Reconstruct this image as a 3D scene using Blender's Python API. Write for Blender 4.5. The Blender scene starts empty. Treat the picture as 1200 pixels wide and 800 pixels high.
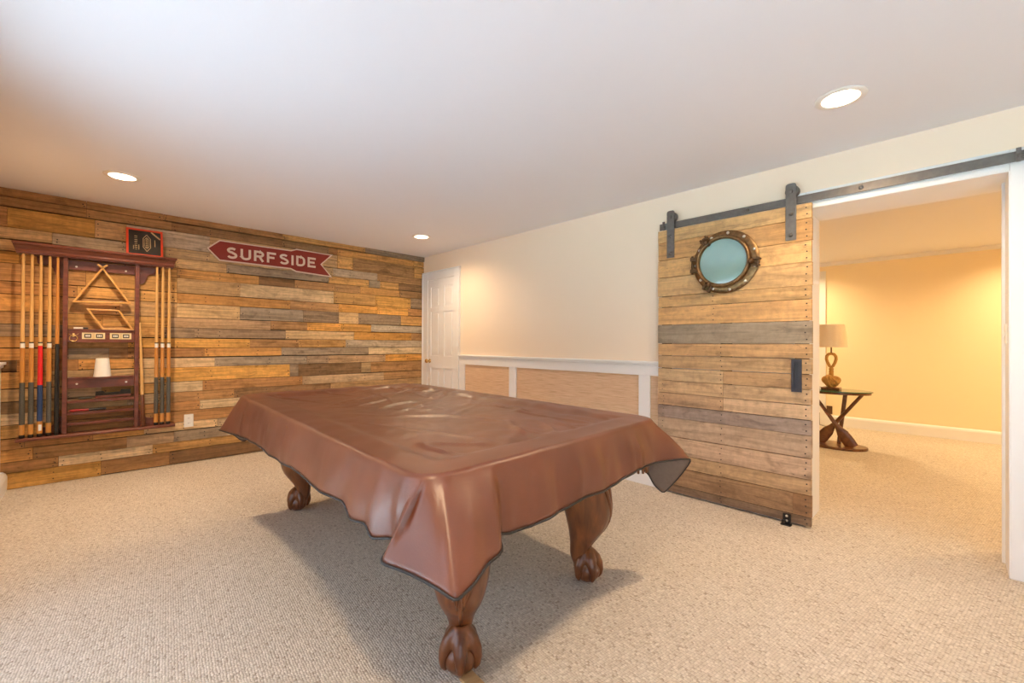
import bpy, bmesh, math, random
from mathutils import Vector, Matrix, noise
from math import sin, cos, pi, radians
random.seed(7)
sc = bpy.context.scene
COL = sc.collection
ORG = {}

# ------------------------------------------------------------------ materials
def srgb(r, g, b):
    f = lambda c: (c/255/12.92) if c/255 <= .04045 else ((c/255+.055)/1.055)**2.4
    return (f(r), f(g), f(b), 1)

def nodemat(name):
    m = bpy.data.materials.new(name); m.use_nodes = True
    nt = m.node_tree
    return m, nt, nt.nodes, nt.links, nt.nodes['Principled BSDF']

def mat(name, col, rough=.5, metal=0, spec=.5, noise_amt=0, noise_scale=20, bump=0, bump_scale=200, coat=0, sheen=0):
    m, nt, N, L, P = nodemat(name)
    P.inputs['Base Color'].default_value = (*col[:3], 1)
    P.inputs['Roughness'].default_value = rough
    P.inputs['Metallic'].default_value = metal
    P.inputs['Specular IOR Level'].default_value = spec
    P.inputs['Coat Weight'].default_value = coat
    P.inputs['Sheen Weight'].default_value = sheen
    tc = N.new('ShaderNodeTexCoord')
    if noise_amt:
        n = N.new('ShaderNodeTexNoise'); n.inputs['Scale'].default_value = noise_scale; n.inputs['Detail'].default_value = 5
        L.new(tc.outputs['Object'], n.inputs['Vector'])
        r = N.new('ShaderNodeMapRange'); r.inputs['From Min'].default_value = .3; r.inputs['From Max'].default_value = .7
        r.inputs['To Min'].default_value = 1-noise_amt; r.inputs['To Max'].default_value = 1+noise_amt
        L.new(n.outputs['Fac'], r.inputs['Value'])
        mx = N.new('ShaderNodeVectorMath'); mx.operation = 'SCALE'; mx.inputs[0].default_value = col[:3]
        L.new(r.outputs['Result'], mx.inputs['Scale']); L.new(mx.outputs['Vector'], P.inputs['Base Color'])
    if bump:
        n = N.new('ShaderNodeTexNoise'); n.inputs['Scale'].default_value = bump_scale; n.inputs['Detail'].default_value = 3
        L.new(tc.outputs['Object'], n.inputs['Vector'])
        b = N.new('ShaderNodeBump'); b.inputs['Strength'].default_value = bump; b.inputs['Distance'].default_value = .002
        L.new(n.outputs['Fac'], b.inputs['Height']); L.new(b.outputs['Normal'], P.inputs['Normal'])
    return m

def ramp(N, stops):
    r = N.new('ShaderNodeValToRGB'); e = r.color_ramp.elements
    while len(e) < len(stops): e.new(.5)
    for i, (p, c) in enumerate(stops):
        e[i].position = p; e[i].color = c if len(c) == 4 else (*c, 1)
    return r

def mixrgb(N, L, mode, fac, a, b):
    m = N.new('ShaderNodeMix'); m.data_type = 'RGBA'; m.blend_type = mode
    def put(s, v):
        if hasattr(v, 'links') or hasattr(v, 'is_linked'): L.new(v, s)
        else: s.default_value = v
    put(m.inputs[0], fac); put(m.inputs[6], a); put(m.inputs[7], b)
    return m.outputs[2]

def plank_material(name, grain_dark=.55, weather=.5, gf=60):
    m, nt, N, L, P = nodemat(name)
    at = N.new('ShaderNodeAttribute'); at.attribute_name = 'tone'
    uv = N.new('ShaderNodeUVMap'); uv.uv_map = 'UVMap'
    def tex(sx, sy, detail=5, dist=0.0, rough=.6):
        mp = N.new('ShaderNodeMapping'); mp.inputs['Scale'].default_value = (sx, sy, 1)
        L.new(uv.outputs['UV'], mp.inputs['Vector'])
        n = N.new('ShaderNodeTexNoise'); n.inputs['Scale'].default_value = 1; n.inputs['Detail'].default_value = detail
        n.inputs['Roughness'].default_value = rough; n.inputs['Distortion'].default_value = dist
        L.new(mp.outputs['Vector'], n.inputs['Vector']); return n.outputs['Fac']
    g1 = tex(1.6, gf, 6, .9); g2 = tex(5, 12, 5, .8); g3 = tex(30, 18, 3); g4 = tex(9, 30, 4, 1.5, .7)
    r1 = ramp(N, [(.34, (grain_dark,)*3), (.58, (1.1,)*3)]); L.new(g1, r1.inputs['Fac'])
    c = mixrgb(N, L, 'MULTIPLY', 1.0, at.outputs['Color'], r1.outputs['Color'])
    r2 = ramp(N, [(.5, (0, 0, 0)), (.68, (1, 1, 1))]); L.new(g2, r2.inputs['Fac'])
    f2 = N.new('ShaderNodeMath'); f2.operation = 'MULTIPLY'; f2.inputs[1].default_value = weather; L.new(r2.outputs['Color'], f2.inputs[0])
    c = mixrgb(N, L, 'MIX', f2.outputs[0], c, mixrgb(N, L, 'MULTIPLY', 1.0, c, (.52, .5, .5, 1)))
    r4 = ramp(N, [(.60, (0, 0, 0)), (.74, (1, 1, 1))]); L.new(g4, r4.inputs['Fac'])
    f4 = N.new('ShaderNodeMath'); f4.operation = 'MULTIPLY'; f4.inputs[1].default_value = .55; L.new(r4.outputs['Color'], f4.inputs[0])
    c = mixrgb(N, L, 'MIX', f4.outputs[0], c, (.06, .03, .015, 1))
    r3 = ramp(N, [(.3, (.86,)*3), (.7, (1.1,)*3)]); L.new(g3, r3.inputs['Fac'])
    c = mixrgb(N, L, 'MULTIPLY', 1.0, c, r3.outputs['Color'])
    L.new(c, P.inputs['Base Color'])
    P.inputs['Roughness'].default_value = .62; P.inputs['Specular IOR Level'].default_value = .3
    b = N.new('ShaderNodeBump'); b.inputs['Strength'].default_value = .35; b.inputs['Distance'].default_value = .003
    L.new(g1, b.inputs['Height']); L.new(b.outputs['Normal'], P.inputs['Normal'])
    return m

def wood_material(name, c1, c2, rough=.35, scale=(3, 40, 40), coat=0.0):
    m, nt, N, L, P = nodemat(name)
    tc = N.new('ShaderNodeTexCoord')
    mp = N.new('ShaderNodeMapping'); mp.inputs['Scale'].default_value = scale
    L.new(tc.outputs['Object'], mp.inputs['Vector'])
    n = N.new('ShaderNodeTexNoise'); n.inputs['Scale'].default_value = 1; n.inputs['Detail'].default_value = 5; n.inputs['Distortion'].default_value = .5
    L.new(mp.outputs['Vector'], n.inputs['Vector'])
    r = ramp(N, [(.35, c1), (.68, c2)]); L.new(n.outputs['Fac'], r.inputs['Fac'])
    L.new(r.outputs['Color'], P.inputs['Base Color'])
    P.inputs['Roughness'].default_value = rough; P.inputs['Coat Weight'].default_value = coat
    P.inputs['Coat Roughness'].default_value = .2
    return m

def carpet_material():
    m, nt, N, L, P = nodemat('berber_carpet')
    tc = N.new('ShaderNodeTexCoord')
    mp = N.new('ShaderNodeMapping'); mp.inputs['Scale'].default_value = (1, 1.25, 1); mp.inputs['Rotation'].default_value = (0, 0, .12)
    L.new(tc.outputs['Object'], mp.inputs['Vector'])
    v = N.new('ShaderNodeTexVoronoi'); v.inputs['Scale'].default_value = 88; v.inputs['Randomness'].default_value = .42
    L.new(mp.outputs['Vector'], v.inputs['Vector'])
    sep = N.new('ShaderNodeSeparateColor'); L.new(v.outputs['Color'], sep.inputs['Color'])
    rc = ramp(N, [(0, srgb(178, 163, 148)), (.05, srgb(196, 182, 167)), (.12, srgb(208, 195, 180)), (.7, srgb(216, 204, 190)), (1, srgb(228, 217, 204))])
    L.new(sep.outputs['Red'], rc.inputs['Fac'])
    rd = ramp(N, [(.35, (1, 1, 1)), (.85, (.60, .585, .57))]); rd.color_ramp.interpolation = 'EASE'
    L.new(v.outputs['Distance'], rd.inputs['Fac'])
    c = mixrgb(N, L, 'MULTIPLY', .85, rc.outputs['Color'], rd.outputs['Color'])
    big = N.new('ShaderNodeTexNoise'); big.inputs['Scale'].default_value = 1.3; big.inputs['Detail'].default_value = 4
    L.new(tc.outputs['Object'], big.inputs['Vector'])
    rb = ramp(N, [(.35, (.95, .94, .93)), (.65, (1.0, 1.0, 1.0))]); L.new(big.outputs['Fac'], rb.inputs['Fac'])
    c = mixrgb(N, L, 'MULTIPLY', 1.0, c, rb.outputs['Color'])
    L.new(c, P.inputs['Base Color']); P.inputs['Roughness'].default_value = .95; P.inputs['Specular IOR Level'].default_value = .1
    b = N.new('ShaderNodeBump'); b.inputs['Strength'].default_value = .8; b.inputs['Distance'].default_value = .006; b.invert = True
    L.new(v.outputs['Distance'], b.inputs['Height']); L.new(b.outputs['Normal'], P.inputs['Normal'])
    return m

def grasscloth_material():
    m, nt, N, L, P = nodemat('grasscloth')
    tc = N.new('ShaderNodeTexCoord')
    mp = N.new('ShaderNodeMapping'); mp.inputs['Scale'].default_value = (5, 5, 190)
    L.new(tc.outputs['Object'], mp.inputs['Vector'])
    n = N.new('ShaderNodeTexNoise'); n.inputs['Scale'].default_value = 1; n.inputs['Detail'].default_value = 5; n.inputs['Roughness'].default_value = .65
    L.new(mp.outputs['Vector'], n.inputs['Vector'])
    r = ramp(N, [(.3, srgb(188, 148, 112)), (.5, srgb(222, 188, 154)), (.7, srgb(234, 206, 176))]); L.new(n.outputs['Fac'], r.inputs['Fac'])
    L.new(r.outputs['Color'], P.inputs['Base Color']); P.inputs['Roughness'].default_value = .8
    return m

def vinyl_material():
    m, nt, N, L, P = nodemat('brown_vinyl')
    tc = N.new('ShaderNodeTexCoord')
    n = N.new('ShaderNodeTexNoise'); n.inputs['Scale'].default_value = 3.5; n.inputs['Detail'].default_value = 5
    L.new(tc.outputs['Object'], n.inputs['Vector'])
    r = ramp(N, [(.3, srgb(98, 53, 35)), (.7, srgb(118, 67, 46))]); L.new(n.outputs['Fac'], r.inputs['Fac'])
    L.new(r.outputs['Color'], P.inputs['Base Color'])
    P.inputs['Roughness'].default_value = .37; P.inputs['Specular IOR Level'].default_value = .62
    mp = N.new('ShaderNodeMapping'); mp.inputs['Rotation'].default_value = (.3, .4, .7); mp.inputs['Scale'].default_value = (220, 40, 220)
    L.new(tc.outputs['Object'], mp.inputs['Vector'])
    f = N.new('ShaderNodeTexNoise'); f.inputs['Scale'].default_value = 1; f.inputs['Detail'].default_value = 3
    L.new(mp.outputs['Vector'], f.inputs['Vector'])
    b = N.new('ShaderNodeBump'); b.inputs['Strength'].default_value = .22; b.inputs['Distance'].default_value = .0015
    L.new(f.outputs['Fac'], b.inputs['Height']); L.new(b.outputs['Normal'], P.inputs['Normal'])
    return m

def glass_material(name, tint=(1, 1, 1, 1)):
    m, nt, N, L, P = nodemat(name)
    N.remove(P)
    out = N['Material Output']
    t = N.new('ShaderNodeBsdfTransparent'); t.inputs['Color'].default_value = tint
    g = N.new('ShaderNodeBsdfGlossy'); g.inputs['Roughness'].default_value = .02
    lw = N.new('ShaderNodeLayerWeight'); lw.inputs['Blend'].default_value = .5
    pw = N.new('ShaderNodeMath'); pw.operation = 'POWER'; pw.inputs[1].default_value = 4.5; L.new(lw.outputs['Facing'], pw.inputs[0])
    fr = N.new('ShaderNodeMath'); fr.operation = 'MULTIPLY_ADD'; fr.inputs[1].default_value = .9; fr.inputs[2].default_value = .04; L.new(pw.outputs[0], fr.inputs[0])
    mx = N.new('ShaderNodeMixShader'); L.new(fr.outputs[0], mx.inputs[0]); L.new(t.outputs[0], mx.inputs[1]); L.new(g.outputs[0], mx.inputs[2])
    L.new(mx.outputs[0], out.inputs['Surface'])
    return m

def emit_material(name, col, strength):
    m, nt, N, L, P = nodemat(name)
    P.inputs['Base Color'].default_value = (.9, .9, .9, 1)
    P.inputs['Emission Color'].default_value = (*col, 1); P.inputs['Emission Strength'].default_value = strength
    return m

M = dict(
    planks=plank_material('reclaimed_planks', .62, .7, 45),
    barn=plank_material('pallet_boards', .74, .7, 30),
    backing=mat('dark_backing', (.015, .01, .008), .9),
    nail=mat('old_nail', (.02, .014, .012), .7),
    carpet=carpet_material(),
    ceiling=mat('ceiling_paint', srgb(232, 230, 233), .9, spec=.2, bump=.05, bump_scale=150),
    cream=mat('cream_paint', srgb(244, 225, 204), .8, spec=.25, bump=.04, bump_scale=200),
    yellow=mat('yellow_paint', srgb(250, 232, 196), .75, spec=.25, bump=.04, bump_scale=200),
    trim=mat('white_trim_paint', srgb(236, 236, 238), .4, spec=.4, noise_amt=.012, noise_scale=6),
    grass=grasscloth_material(),
    vinyl=vinyl_material(),
    lining=mat('cover_lining', srgb(122, 104, 92), .9, noise_amt=.06, noise_scale=60),
    piping=mat('black_binding', (.018, .016, .018), .55, noise_amt=.1),
    mahog=wood_material('mahogany', (.10, .028, .009, 1), (.23, .078, .024, 1), .3, (26, 26, 4), .3),
    rackwood=wood_material('rack_mahogany', (.115, .030, .018, 1), (.21, .062, .036, 1), .3, (25, 5, 25), .15),
    slate=mat('slate_bed', (.05, .11, .07), .9, noise_amt=.1),
    iron=mat('black_iron', (.17, .155, .15), .45, .6, noise_amt=.12, noise_scale=40),
    pull=mat('dark_pull', (.05, .05, .065), .45, .4, noise_amt=.12, noise_scale=40),
    brass_old=mat('aged_brass', (.22, .13, .06), .38, .85, noise_amt=.35, noise_scale=45),
    bronze=mat('dark_bronze', (.13, .075, .04), .42, .8, noise_amt=.35, noise_scale=60),
    brass=mat('brass', (.75, .5, .2), .25, 1, noise_amt=.05),
    steel=mat('bright_bolt', (.75, .72, .68), .3, .8, noise_amt=.05),
    maple=wood_material('maple_shaft', (.62, .36, .12, 1), (.74, .46, .18, 1), .3, (60, 60, 4), .3),
    honey=wood_material('honey_butt', (.5, .2, .035, 1), (.62, .28, .06, 1), .3, (60, 60, 6), .3),
    redpaint=mat('red_lacquer', (.72, .012, .018), .3, noise_amt=.03, coat=.3),
    bluewrap=mat('blue_wrap', (.02, .05, .16), .5, noise_amt=.15, noise_scale=90),
    greywrap=mat('grey_irish_linen', (.09, .085, .075), .8, noise_amt=.35, noise_scale=260),
    black=mat('black_plastic', (.012, .012, .014), .4, noise_amt=.1),
    blackgloss=mat('black_lacquer', (.01, .01, .012), .25, noise_amt=.1, coat=.3),
    white=mat('white_plastic', (.8, .78, .74), .4, noise_amt=.015),
    frost=mat('frosted_white_cup', (.86, .84, .8), .5, noise_amt=.02),
    oak=wood_material('rack_oak', (.58, .3, .075, 1), (.72, .41, .13, 1), .35, (30, 30, 30), .2),
    platecream=mat('score_plate', (.72, .6, .36), .5, noise_amt=.05),
    dark=mat('dark_window', (.04, .035, .03), .4, noise_amt=.1),
    signred=mat('sign_red', srgb(140, 42, 30), .55, noise_amt=.12, noise_scale=120, bump=.3, bump_scale=220),
    signwhite=mat('sign_cream', srgb(226, 205, 186), .55, noise_amt=.06, noise_scale=80),
    framered=mat('frame_red', srgb(224, 70, 34), .3, noise_amt=.04, coat=.3),
    plaque=mat('plaque_black', (.03, .03, .032), .22, noise_amt=.1, coat=.6),
    gold=mat('gold_print', (.62, .47, .25), .4, noise_amt=.05),
    outlet=mat('outlet_white', srgb(240, 238, 234), .35, noise_amt=.01),
    tablewood=wood_material('walnut', (.09, .03, .008, 1), (.2, .075, .022, 1), .3, (18, 18, 18), .3),
    glass=glass_material('clear_glass'),
    greenglass=mat('green_edge_glass', (.06, .16, .09), .08, spec=.6, noise_amt=.05),
    rope=mat('jute_rope', (.55, .31, .09), .85, noise_amt=.25, noise_scale=120, bump=.6, bump_scale=300),
    shade=mat('linen_shade', (.92, .8, .6), .9, noise_amt=.04, noise_scale=150),
    lens=emit_material('lamp_lens', (1, .86, .66), 14),
    can=mat('lamp_can', (.85, .82, .78), .35, noise_amt=.01),
    patio=mat('pale_concrete', (.62, .62, .64), .9, noise_amt=.08, noise_scale=4),
    lawn=mat('lawn_green', (.10, .22, .05), .95, noise_amt=.4, noise_scale=3),
    shim=wood_material('pine_shim', (.45, .26, .11, 1), (.58, .37, .18, 1), .6, (30, 8, 8)),
    bristle=mat('black_bristle', (.015, .013, .012), .9, noise_amt=.3, noise_scale=200),
    redhandle=mat('red_handle', (.32, .02, .02), .35, noise_amt=.05),
    brownplate=mat('brown_outlet', (.1, .045, .02), .4, noise_amt=.08),
)

# porthole pane: sea-tinted mirror-like acrylic
def pane_material():
    m, nt, N, L, P = nodemat('porthole_glass')
    P.inputs['Base Color'].default_value = (.16, .36, .33, 1)
    P.inputs['Roughness'].default_value = .12; P.inputs['Specular IOR Level'].default_value = 1.0
    P.inputs['Coat Weight'].default_value = 1; P.inputs['Coat IOR'].default_value = 2.2; P.inputs['Coat Roughness'].default_value = .1
    tc = N.new('ShaderNodeTexCoord'); n = N.new('ShaderNodeTexNoise'); n.inputs['Scale'].default_value = 4
    L.new(tc.outputs['Object'], n.inputs['Vector'])
    r = ramp(N, [(.35, (.14, .32, .33, 1)), (.65, (.18, .37, .37, 1))]); L.new(n.outputs['Fac'], r.inputs['Fac']); L.new(r.outputs['Color'], P.inputs['Base Color'])
    return m
M['pane'] = pane_material()

# ------------------------------------------------------------------ mesh helpers
class MB:
    def __init__(s): s.bm = bmesh.new()
    def box(s, x0, x1, y0, y1, z0, z1, mi=0):
        v = [s.bm.verts.new((x, y, z)) for x in (x0, x1) for y in (y0, y1) for z in (z0, z1)]
        for f in ((0, 1, 3, 2), (4, 6, 7, 5), (0, 4, 5, 1), (2, 3, 7, 6), (0, 2, 6, 4), (1, 5, 7, 3)):
            s.bm.faces.new([v[i] for i in f]).material_index = mi
        return s
    def obox(s, c, ax, ay, az, mi=0):     # oriented box: centre and three half-extent vectors
        c, ax, ay, az = map(Vector, (c, ax, ay, az))
        v = [s.bm.verts.new(c+ax*i+ay*j+az*k) for i in (-1, 1) for j in (-1, 1) for k in (-1, 1)]
        for f in ((0, 1, 3, 2), (4, 6, 7, 5), (0, 4, 5, 1), (2, 3, 7, 6), (0, 2, 6, 4), (1, 5, 7, 3)):
            s.bm.faces.new([v[i] for i in f]).material_index = mi
        return s
    def rings(s, rings, close=True, caps=True, mi=0):
        R = [[s.bm.verts.new(p) for p in r] for r in rings]
        n = len(R[0])
        for a, b in zip(R, R[1:]):
            for i in range(n if close else n-1):
                j = (i+1) % n
                s.bm.faces.new((a[i], a[j], b[j], b[i])).material_index = mi
        if caps and close:
            s.bm.faces.new(R[0][::-1]).material_index = mi; s.bm.faces.new(R[-1]).material_index = mi
        return s
    def tube(s, pts, rad, seg=10, caps=True, closed=False, mi=0, flat=1.0):
        pts = [Vector(p) for p in pts]; n = len(pts)
        rad = rad if hasattr(rad, '__len__') else [rad]*n
        rings = []; up = None
        for i, p in enumerate(pts):
            if closed: t = pts[(i+1) % n]-pts[i-1]
            else: t = pts[min(i+1, n-1)]-pts[max(i-1, 0)]
            t.normalize()
            if up is None:
                up = Vector((0, 0, 1)) if abs(t.z) < .9 else Vector((1, 0, 0))
            a = t.cross(up)
            if a.length < 1e-6: a = t.orthogonal()
            a.normalize(); b = t.cross(a).normalized(); up = -b if b.dot(up) < 0 else b
            up = a.cross(t).normalized()
            rings.append([p+(a*cos(2*pi*k/seg)+up*sin(2*pi*k/seg)*flat)*rad[i] for k in range(seg)])
        if closed:
            rings.append(rings[0]); 
            R = [[s.bm.verts.new(p) for p in r] for r in rings[:-1]]
            for i in range(n):
                a, b = R[i], R[(i+1) % n]
                for k in range(seg):
                    j = (k+1) % seg
                    s.bm.faces.new((a[k], a[j], b[j], b[k])).material_index = mi
            return s
        return s.rings(rings, True, caps, mi)
    def lathe(s, prof, c=(0, 0, 0), axis='z', seg=32, mi=0, caps=True):
        c = Vector(c); rings = []
        for r, h in prof:
            ring = []
            for k in range(seg):
                a = 2*pi*k/seg
                if axis == 'z': p = Vector((r*cos(a), r*sin(a), h))
                elif axis == 'y': p = Vector((r*cos(a), h, -r*sin(a)))
                else: p = Vector((h, r*cos(a), r*sin(a)))
                ring.append(c+p)
            rings.append(ring)
        return s.rings(rings, True, caps, mi)
    def prism(s, poly, a0, a1, axis='x', mi=0):   # poly in the two other axes, extruded along axis
        def P(u, v, a):
            return {'x': (a, u, v), 'y': (u, a, v), 'z': (u, v, a)}[axis]
        A = [s.bm.verts.new(P(u, v, a0)) for u, v in poly]; B = [s.bm.verts.new(P(u, v, a1)) for u, v in poly]
        n = len(poly)
        s.bm.faces.new(A[::-1]).material_index = mi; s.bm.faces.new(B).material_index = mi
        for i in range(n):
            j = (i+1) % n
            s.bm.faces.new((A[i], A[j], B[j], B[i])).material_index = mi
        return s
    def sphere(s, c, r, seg=16, sc_=(1, 1, 1), mi=0):
        before = set(s.bm.faces)
        bmesh.ops.create_uvsphere(s.bm, u_segments=seg, v_segments=max(6, seg//2), radius=r, matrix=Matrix.Translation(c) @ Matrix.Diagonal((*sc_, 1)))
        for f in s.bm.faces:
            if f not in before: f.material_index = mi
        return s
    def build(s, name, m, parent=None, origin=None, smooth=False, bevel=0, label=None, segs=2, fixn=True):
        bm = s.bm
        if fixn: bmesh.ops.recalc_face_normals(bm, faces=bm.faces)
        base = Vector(ORG[parent]) if parent is not None else Vector(origin or (0, 0, 0))
        for v in bm.verts: v.co -= base
        me = bpy.data.meshes.new(name); bm.to_mesh(me); bm.free()
        for mm in (m if isinstance(m, (list, tuple)) else [m]): me.materials.append(mm)
        if smooth:
            for p in me.polygons: p.use_smooth = True
        o = bpy.data.objects.new(name, me); COL.objects.link(o)
        if parent is not None: o.parent = parent; ORG[o] = base
        else: o.location = base; ORG[o] = base
        if bevel:
            b = o.modifiers.new('bevel', 'BEVEL'); b.width = bevel; b.segments = segs; b.limit_method = 'ANGLE'; b.angle_limit = radians(40)
            b.harden_normals = False
        if smooth == 'auto' :
            try:
                me.set_sharp_from_angle(angle=radians(38))
            except Exception: pass
        if label: o['label'] = label
        return o

def tag(o, label, cat, group=None):
    o['label'] = label; o['category'] = cat
    if group: o['group'] = group
    return o
def struct(o): o['kind'] = 'structure'; return o
def thing(name, loc, label, cat, group=None):
    o = bpy.data.objects.new(name, None); COL.objects.link(o); o.location = loc; ORG[o] = Vector(loc)
    o.empty_display_size = .1
    return tag(o, label, cat, group)
def copy_thing(root, loc, label=None, group=None):
    r = root.copy(); COL.objects.link(r); r.location = loc
    if label: r['label'] = label
    if group: r['group'] = group
    for ch in list(root.children):
        c = ch.copy(); COL.objects.link(c); c.parent = r
        for g in list(ch.children):
            d = g.copy(); COL.objects.link(d); d.parent = c
    return r

# ------------------------------------------------------------------ room dimensions
XL = -5.335          # face of the plank wall
YB = 3.42            # face of the wall with the barn door
YS = -.57            # wall behind the camera
XR = 2.8             # far right wall (out of view)
YF = 7.93            # far wall of the next room
YB2 = 3.80           # other face of the thick dividing wall
H = 2.44
OX0, OX1, OZ = -.68, .21, 2.112   # doorway opening

# ------------------------------------------------------------------ floor / ceiling / walls
f = MB(); f.box(XL-.25, XR+.2, YS-.3, YF+.2, -.1, 0)
struct(f.build('floor', M['carpet']))

LIGHTS = [(-4.33, .15), (-4.30, 2.72), (-.39, 2.67), (-.39, .15)]
FARL = [(-1.75, 7.25), (.85, 7.25), (1.25, 5.2)]
LR = .078
def ceiling_mesh(name, x0, x1, y0, y1, holes):
    bm = bmesh.new()
    es = []
    loops = [[(x0, y0), (x1, y0), (x1, y1), (x0, y1)]]
    for (cx, cy) in holes:
        loops.append([(cx+LR*cos(2*pi*k/32), cy+LR*sin(2*pi*k/32)) for k in range(32)])
    for lp in loops:
        vs = [bm.verts.new((a, b, H)) for a, b in lp]
        for i in range(len(vs)): es.append(bm.edges.new((vs[i], vs[(i+1) % len(vs)])))
    bmesh.ops.triangle_fill(bm, use_beauty=True, use_dissolve=False, edges=es)
    for fc in bm.faces:
        if fc.normal.z > 0: fc.normal_flip()
    r = bmesh.ops.extrude_face_region(bm, geom=list(bm.faces))
    for e in r['geom']:
        if isinstance(e, bmesh.types.BMVert): e.co.z += .12
    mb = MB(); mb.bm.free(); mb.bm = bm
    return struct(mb.build(name, M['ceiling']))
ceiling_mesh('ceiling', XL-.25, XR+.2, YS-.3, YB2, LIGHTS)
ceiling_mesh('ceiling_far', XL-.25, XR+.2, YB2, YF+.2, FARL)

# --- wall with barn door opening
w = MB()
w.box(XL-.25, OX0, YB, YB2, 0, H); w.box(OX1, XR+.2, YB, YB2, 0, H); w.box(OX0, OX1, YB, YB2, OZ, H)
struct(w.build('wall_back', M['cream']))
w = MB(); w.box(XR, XR+.2, YS, YB, 0, H)
struct(w.build('wall_right', M['cream']))
w = MB(); w.box(XL-.25, XR+.2, YF, YF+.2, 0, H)
struct(w.build('wall_far', M['yellow']))
w = MB(); w.box(XL-.25, -2.9, YB2, YF, 0, H)
struct(w.build('wall_far_left', M['yellow']))
w = MB(); w.box(1.9, XR+.2, YB2, YF, 0, H)
struct(w.build('wall_far_right', M['yellow']))

# --- wall behind the camera with sliding glass doors and a window
WIN = [(-2.85, -1.0, .04, 2.06), (-.1, 2.5, .04, 2.06)]
w = MB()
xs = XL-.25
for (a, b, z0, z1) in WIN:
    w.box(xs, a, YS-.16, YS, 0, H); w.box(a, b, YS-.16, YS, 0, z0); w.box(a, b, YS-.16, YS, z1, H); xs = b
w.box(xs, XR+.2, YS-.16, YS, 0, H)
struct(w.build('wall_front', M['cream']))
for i, (a, b, z0, z1) in enumerate(WIN):
    fr = MB(); t = .07; ya, yb = YS-.12, YS-.05
    fr.box(a, a+t, ya, yb, z0, z1); fr.box(b-t, b, ya, yb, z0, z1); fr.box(a, b, ya, yb, z1-t, z1); fr.box(a, b, ya, yb, z0, z0+t)
    mx = (a+b)/2; fr.box(mx-.05, mx+.05, ya, yb, z0, z1)
    o = struct(fr.build('window_%d' % (i+1), M['trim'], bevel=.004))
    for (p, q_) in ((a+t, mx-.05), (mx+.05, b-t)):
        g = MB(); g.box(p, q_, YS-.089, YS-.083, z0+t, z1-t); g.build('glass_pane', M['glass'], o)
    cs = MB(); cs.box(a-.09, a, YS, YS+.018, max(0, z0-.04), z1+.09); cs.box(b, b+.09, YS, YS+.018, max(0, z0-.04), z1+.09); cs.box(a-.09, b+.09, YS, YS+.018, z1, z1+.09)
    struct(cs.build('trim_%d' % (20+i), M['trim'], bevel=.003))

# wainscot end on the camera-side wall, seen edge-on at the left border
c = MB(); c.box(XL, -2.95, YS, YS+.074, 1.015, 1.035); c.box(XL, -2.95, YS, YS+.06, .99, 1.015); c.box(XL, -2.95, YS, YS+.046, .16, .99)
struct(c.build('trim_10', M['trim'], bevel=.004))
bprof = [(0, 0), (.082, 0), (.085, .05), (.085, .11), (.076, .135), (.06, .15), (0, .155)]
c = MB(); c.prism([(YS+a, z) for a, z in bprof], XL, -2.95, 'x')
struct(c.build('baseboard_front', M['trim']))

# ------------------------------------------------------------------ reclaimed plank wall
TONE = dict(o=(.58, .31, .10), O=(.64, .335, .085), t=(.54, .35, .17), l=(.70, .49, .27), g=(.32, .235, .155), b=(.42, .22, .085), d=(.26, .145, .065), G=(.44, .345, .24), p=(.58, .39, .22))
def add_plank(bm, axis, u0, u1, z0, z1, back, front, tone, tl, ul, skew=0, lo=.92, hi=1.30):
    du, dv = random.uniform(0, 60), random.uniform(0, 60)
    jit = lambda: random.uniform(-.0012, .0012)
    def P(u, z, a): return (a, u, z) if axis == 'y' else (u, a, z)
    zz = [[z0+jit(), z1+jit()], [z0+jit()+skew, z1+jit()+skew]]
    V = {}
    for i, u in enumerate((u0, u1)):
        for k in (0, 1):
            for j, a in enumerate((back, front)):
                V[i, j, k] = (bm.verts.new(P(u, zz[i][k], a)), u, zz[i][k])
    tv = random.uniform(lo, hi); hv = random.uniform(.93, 1.07)
    tone = (tone[0]*tv, tone[1]*tv*hv, tone[2]*tv*hv*hv, 1)
    for f in (((0, 1, 0), (1, 1, 0), (1, 1, 1), (0, 1, 1)), ((0, 0, 0), (0, 1, 0), (0, 1, 1), (0, 0, 1)), ((1, 0, 0), (1, 0, 1), (1, 1, 1), (1, 1, 0)),
              ((0, 0, 1), (0, 1, 1), (1, 1, 1), (1, 0, 1)), ((0, 0, 0), (1, 0, 0), (1, 1, 0), (0, 1, 0))):
        fc = bm.faces.new([V[k][0] for k in f])
        for lp, k in zip(fc.loops, f):
            lp[ul].uv = (V[k][1]+du, V[k][2]+dv); lp[tl] = tone
def nail(bm, axis, u, z, a, sgn, r=.005):
    vs = []
    for k in range(7):
        t = 2*pi*k/7
        vs.append(bm.verts.new((a, u+r*cos(t), z+r*sin(t)) if axis == 'y' else (u+r*cos(t), a, z+r*sin(t))))
    fc = bm.faces.new(vs)
    fc.normal_update()
    n = fc.normal.x if axis == 'y' else fc.normal.y
    if n*sgn < 0: fc.normal_flip()
    fc.material_index = 1

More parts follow.
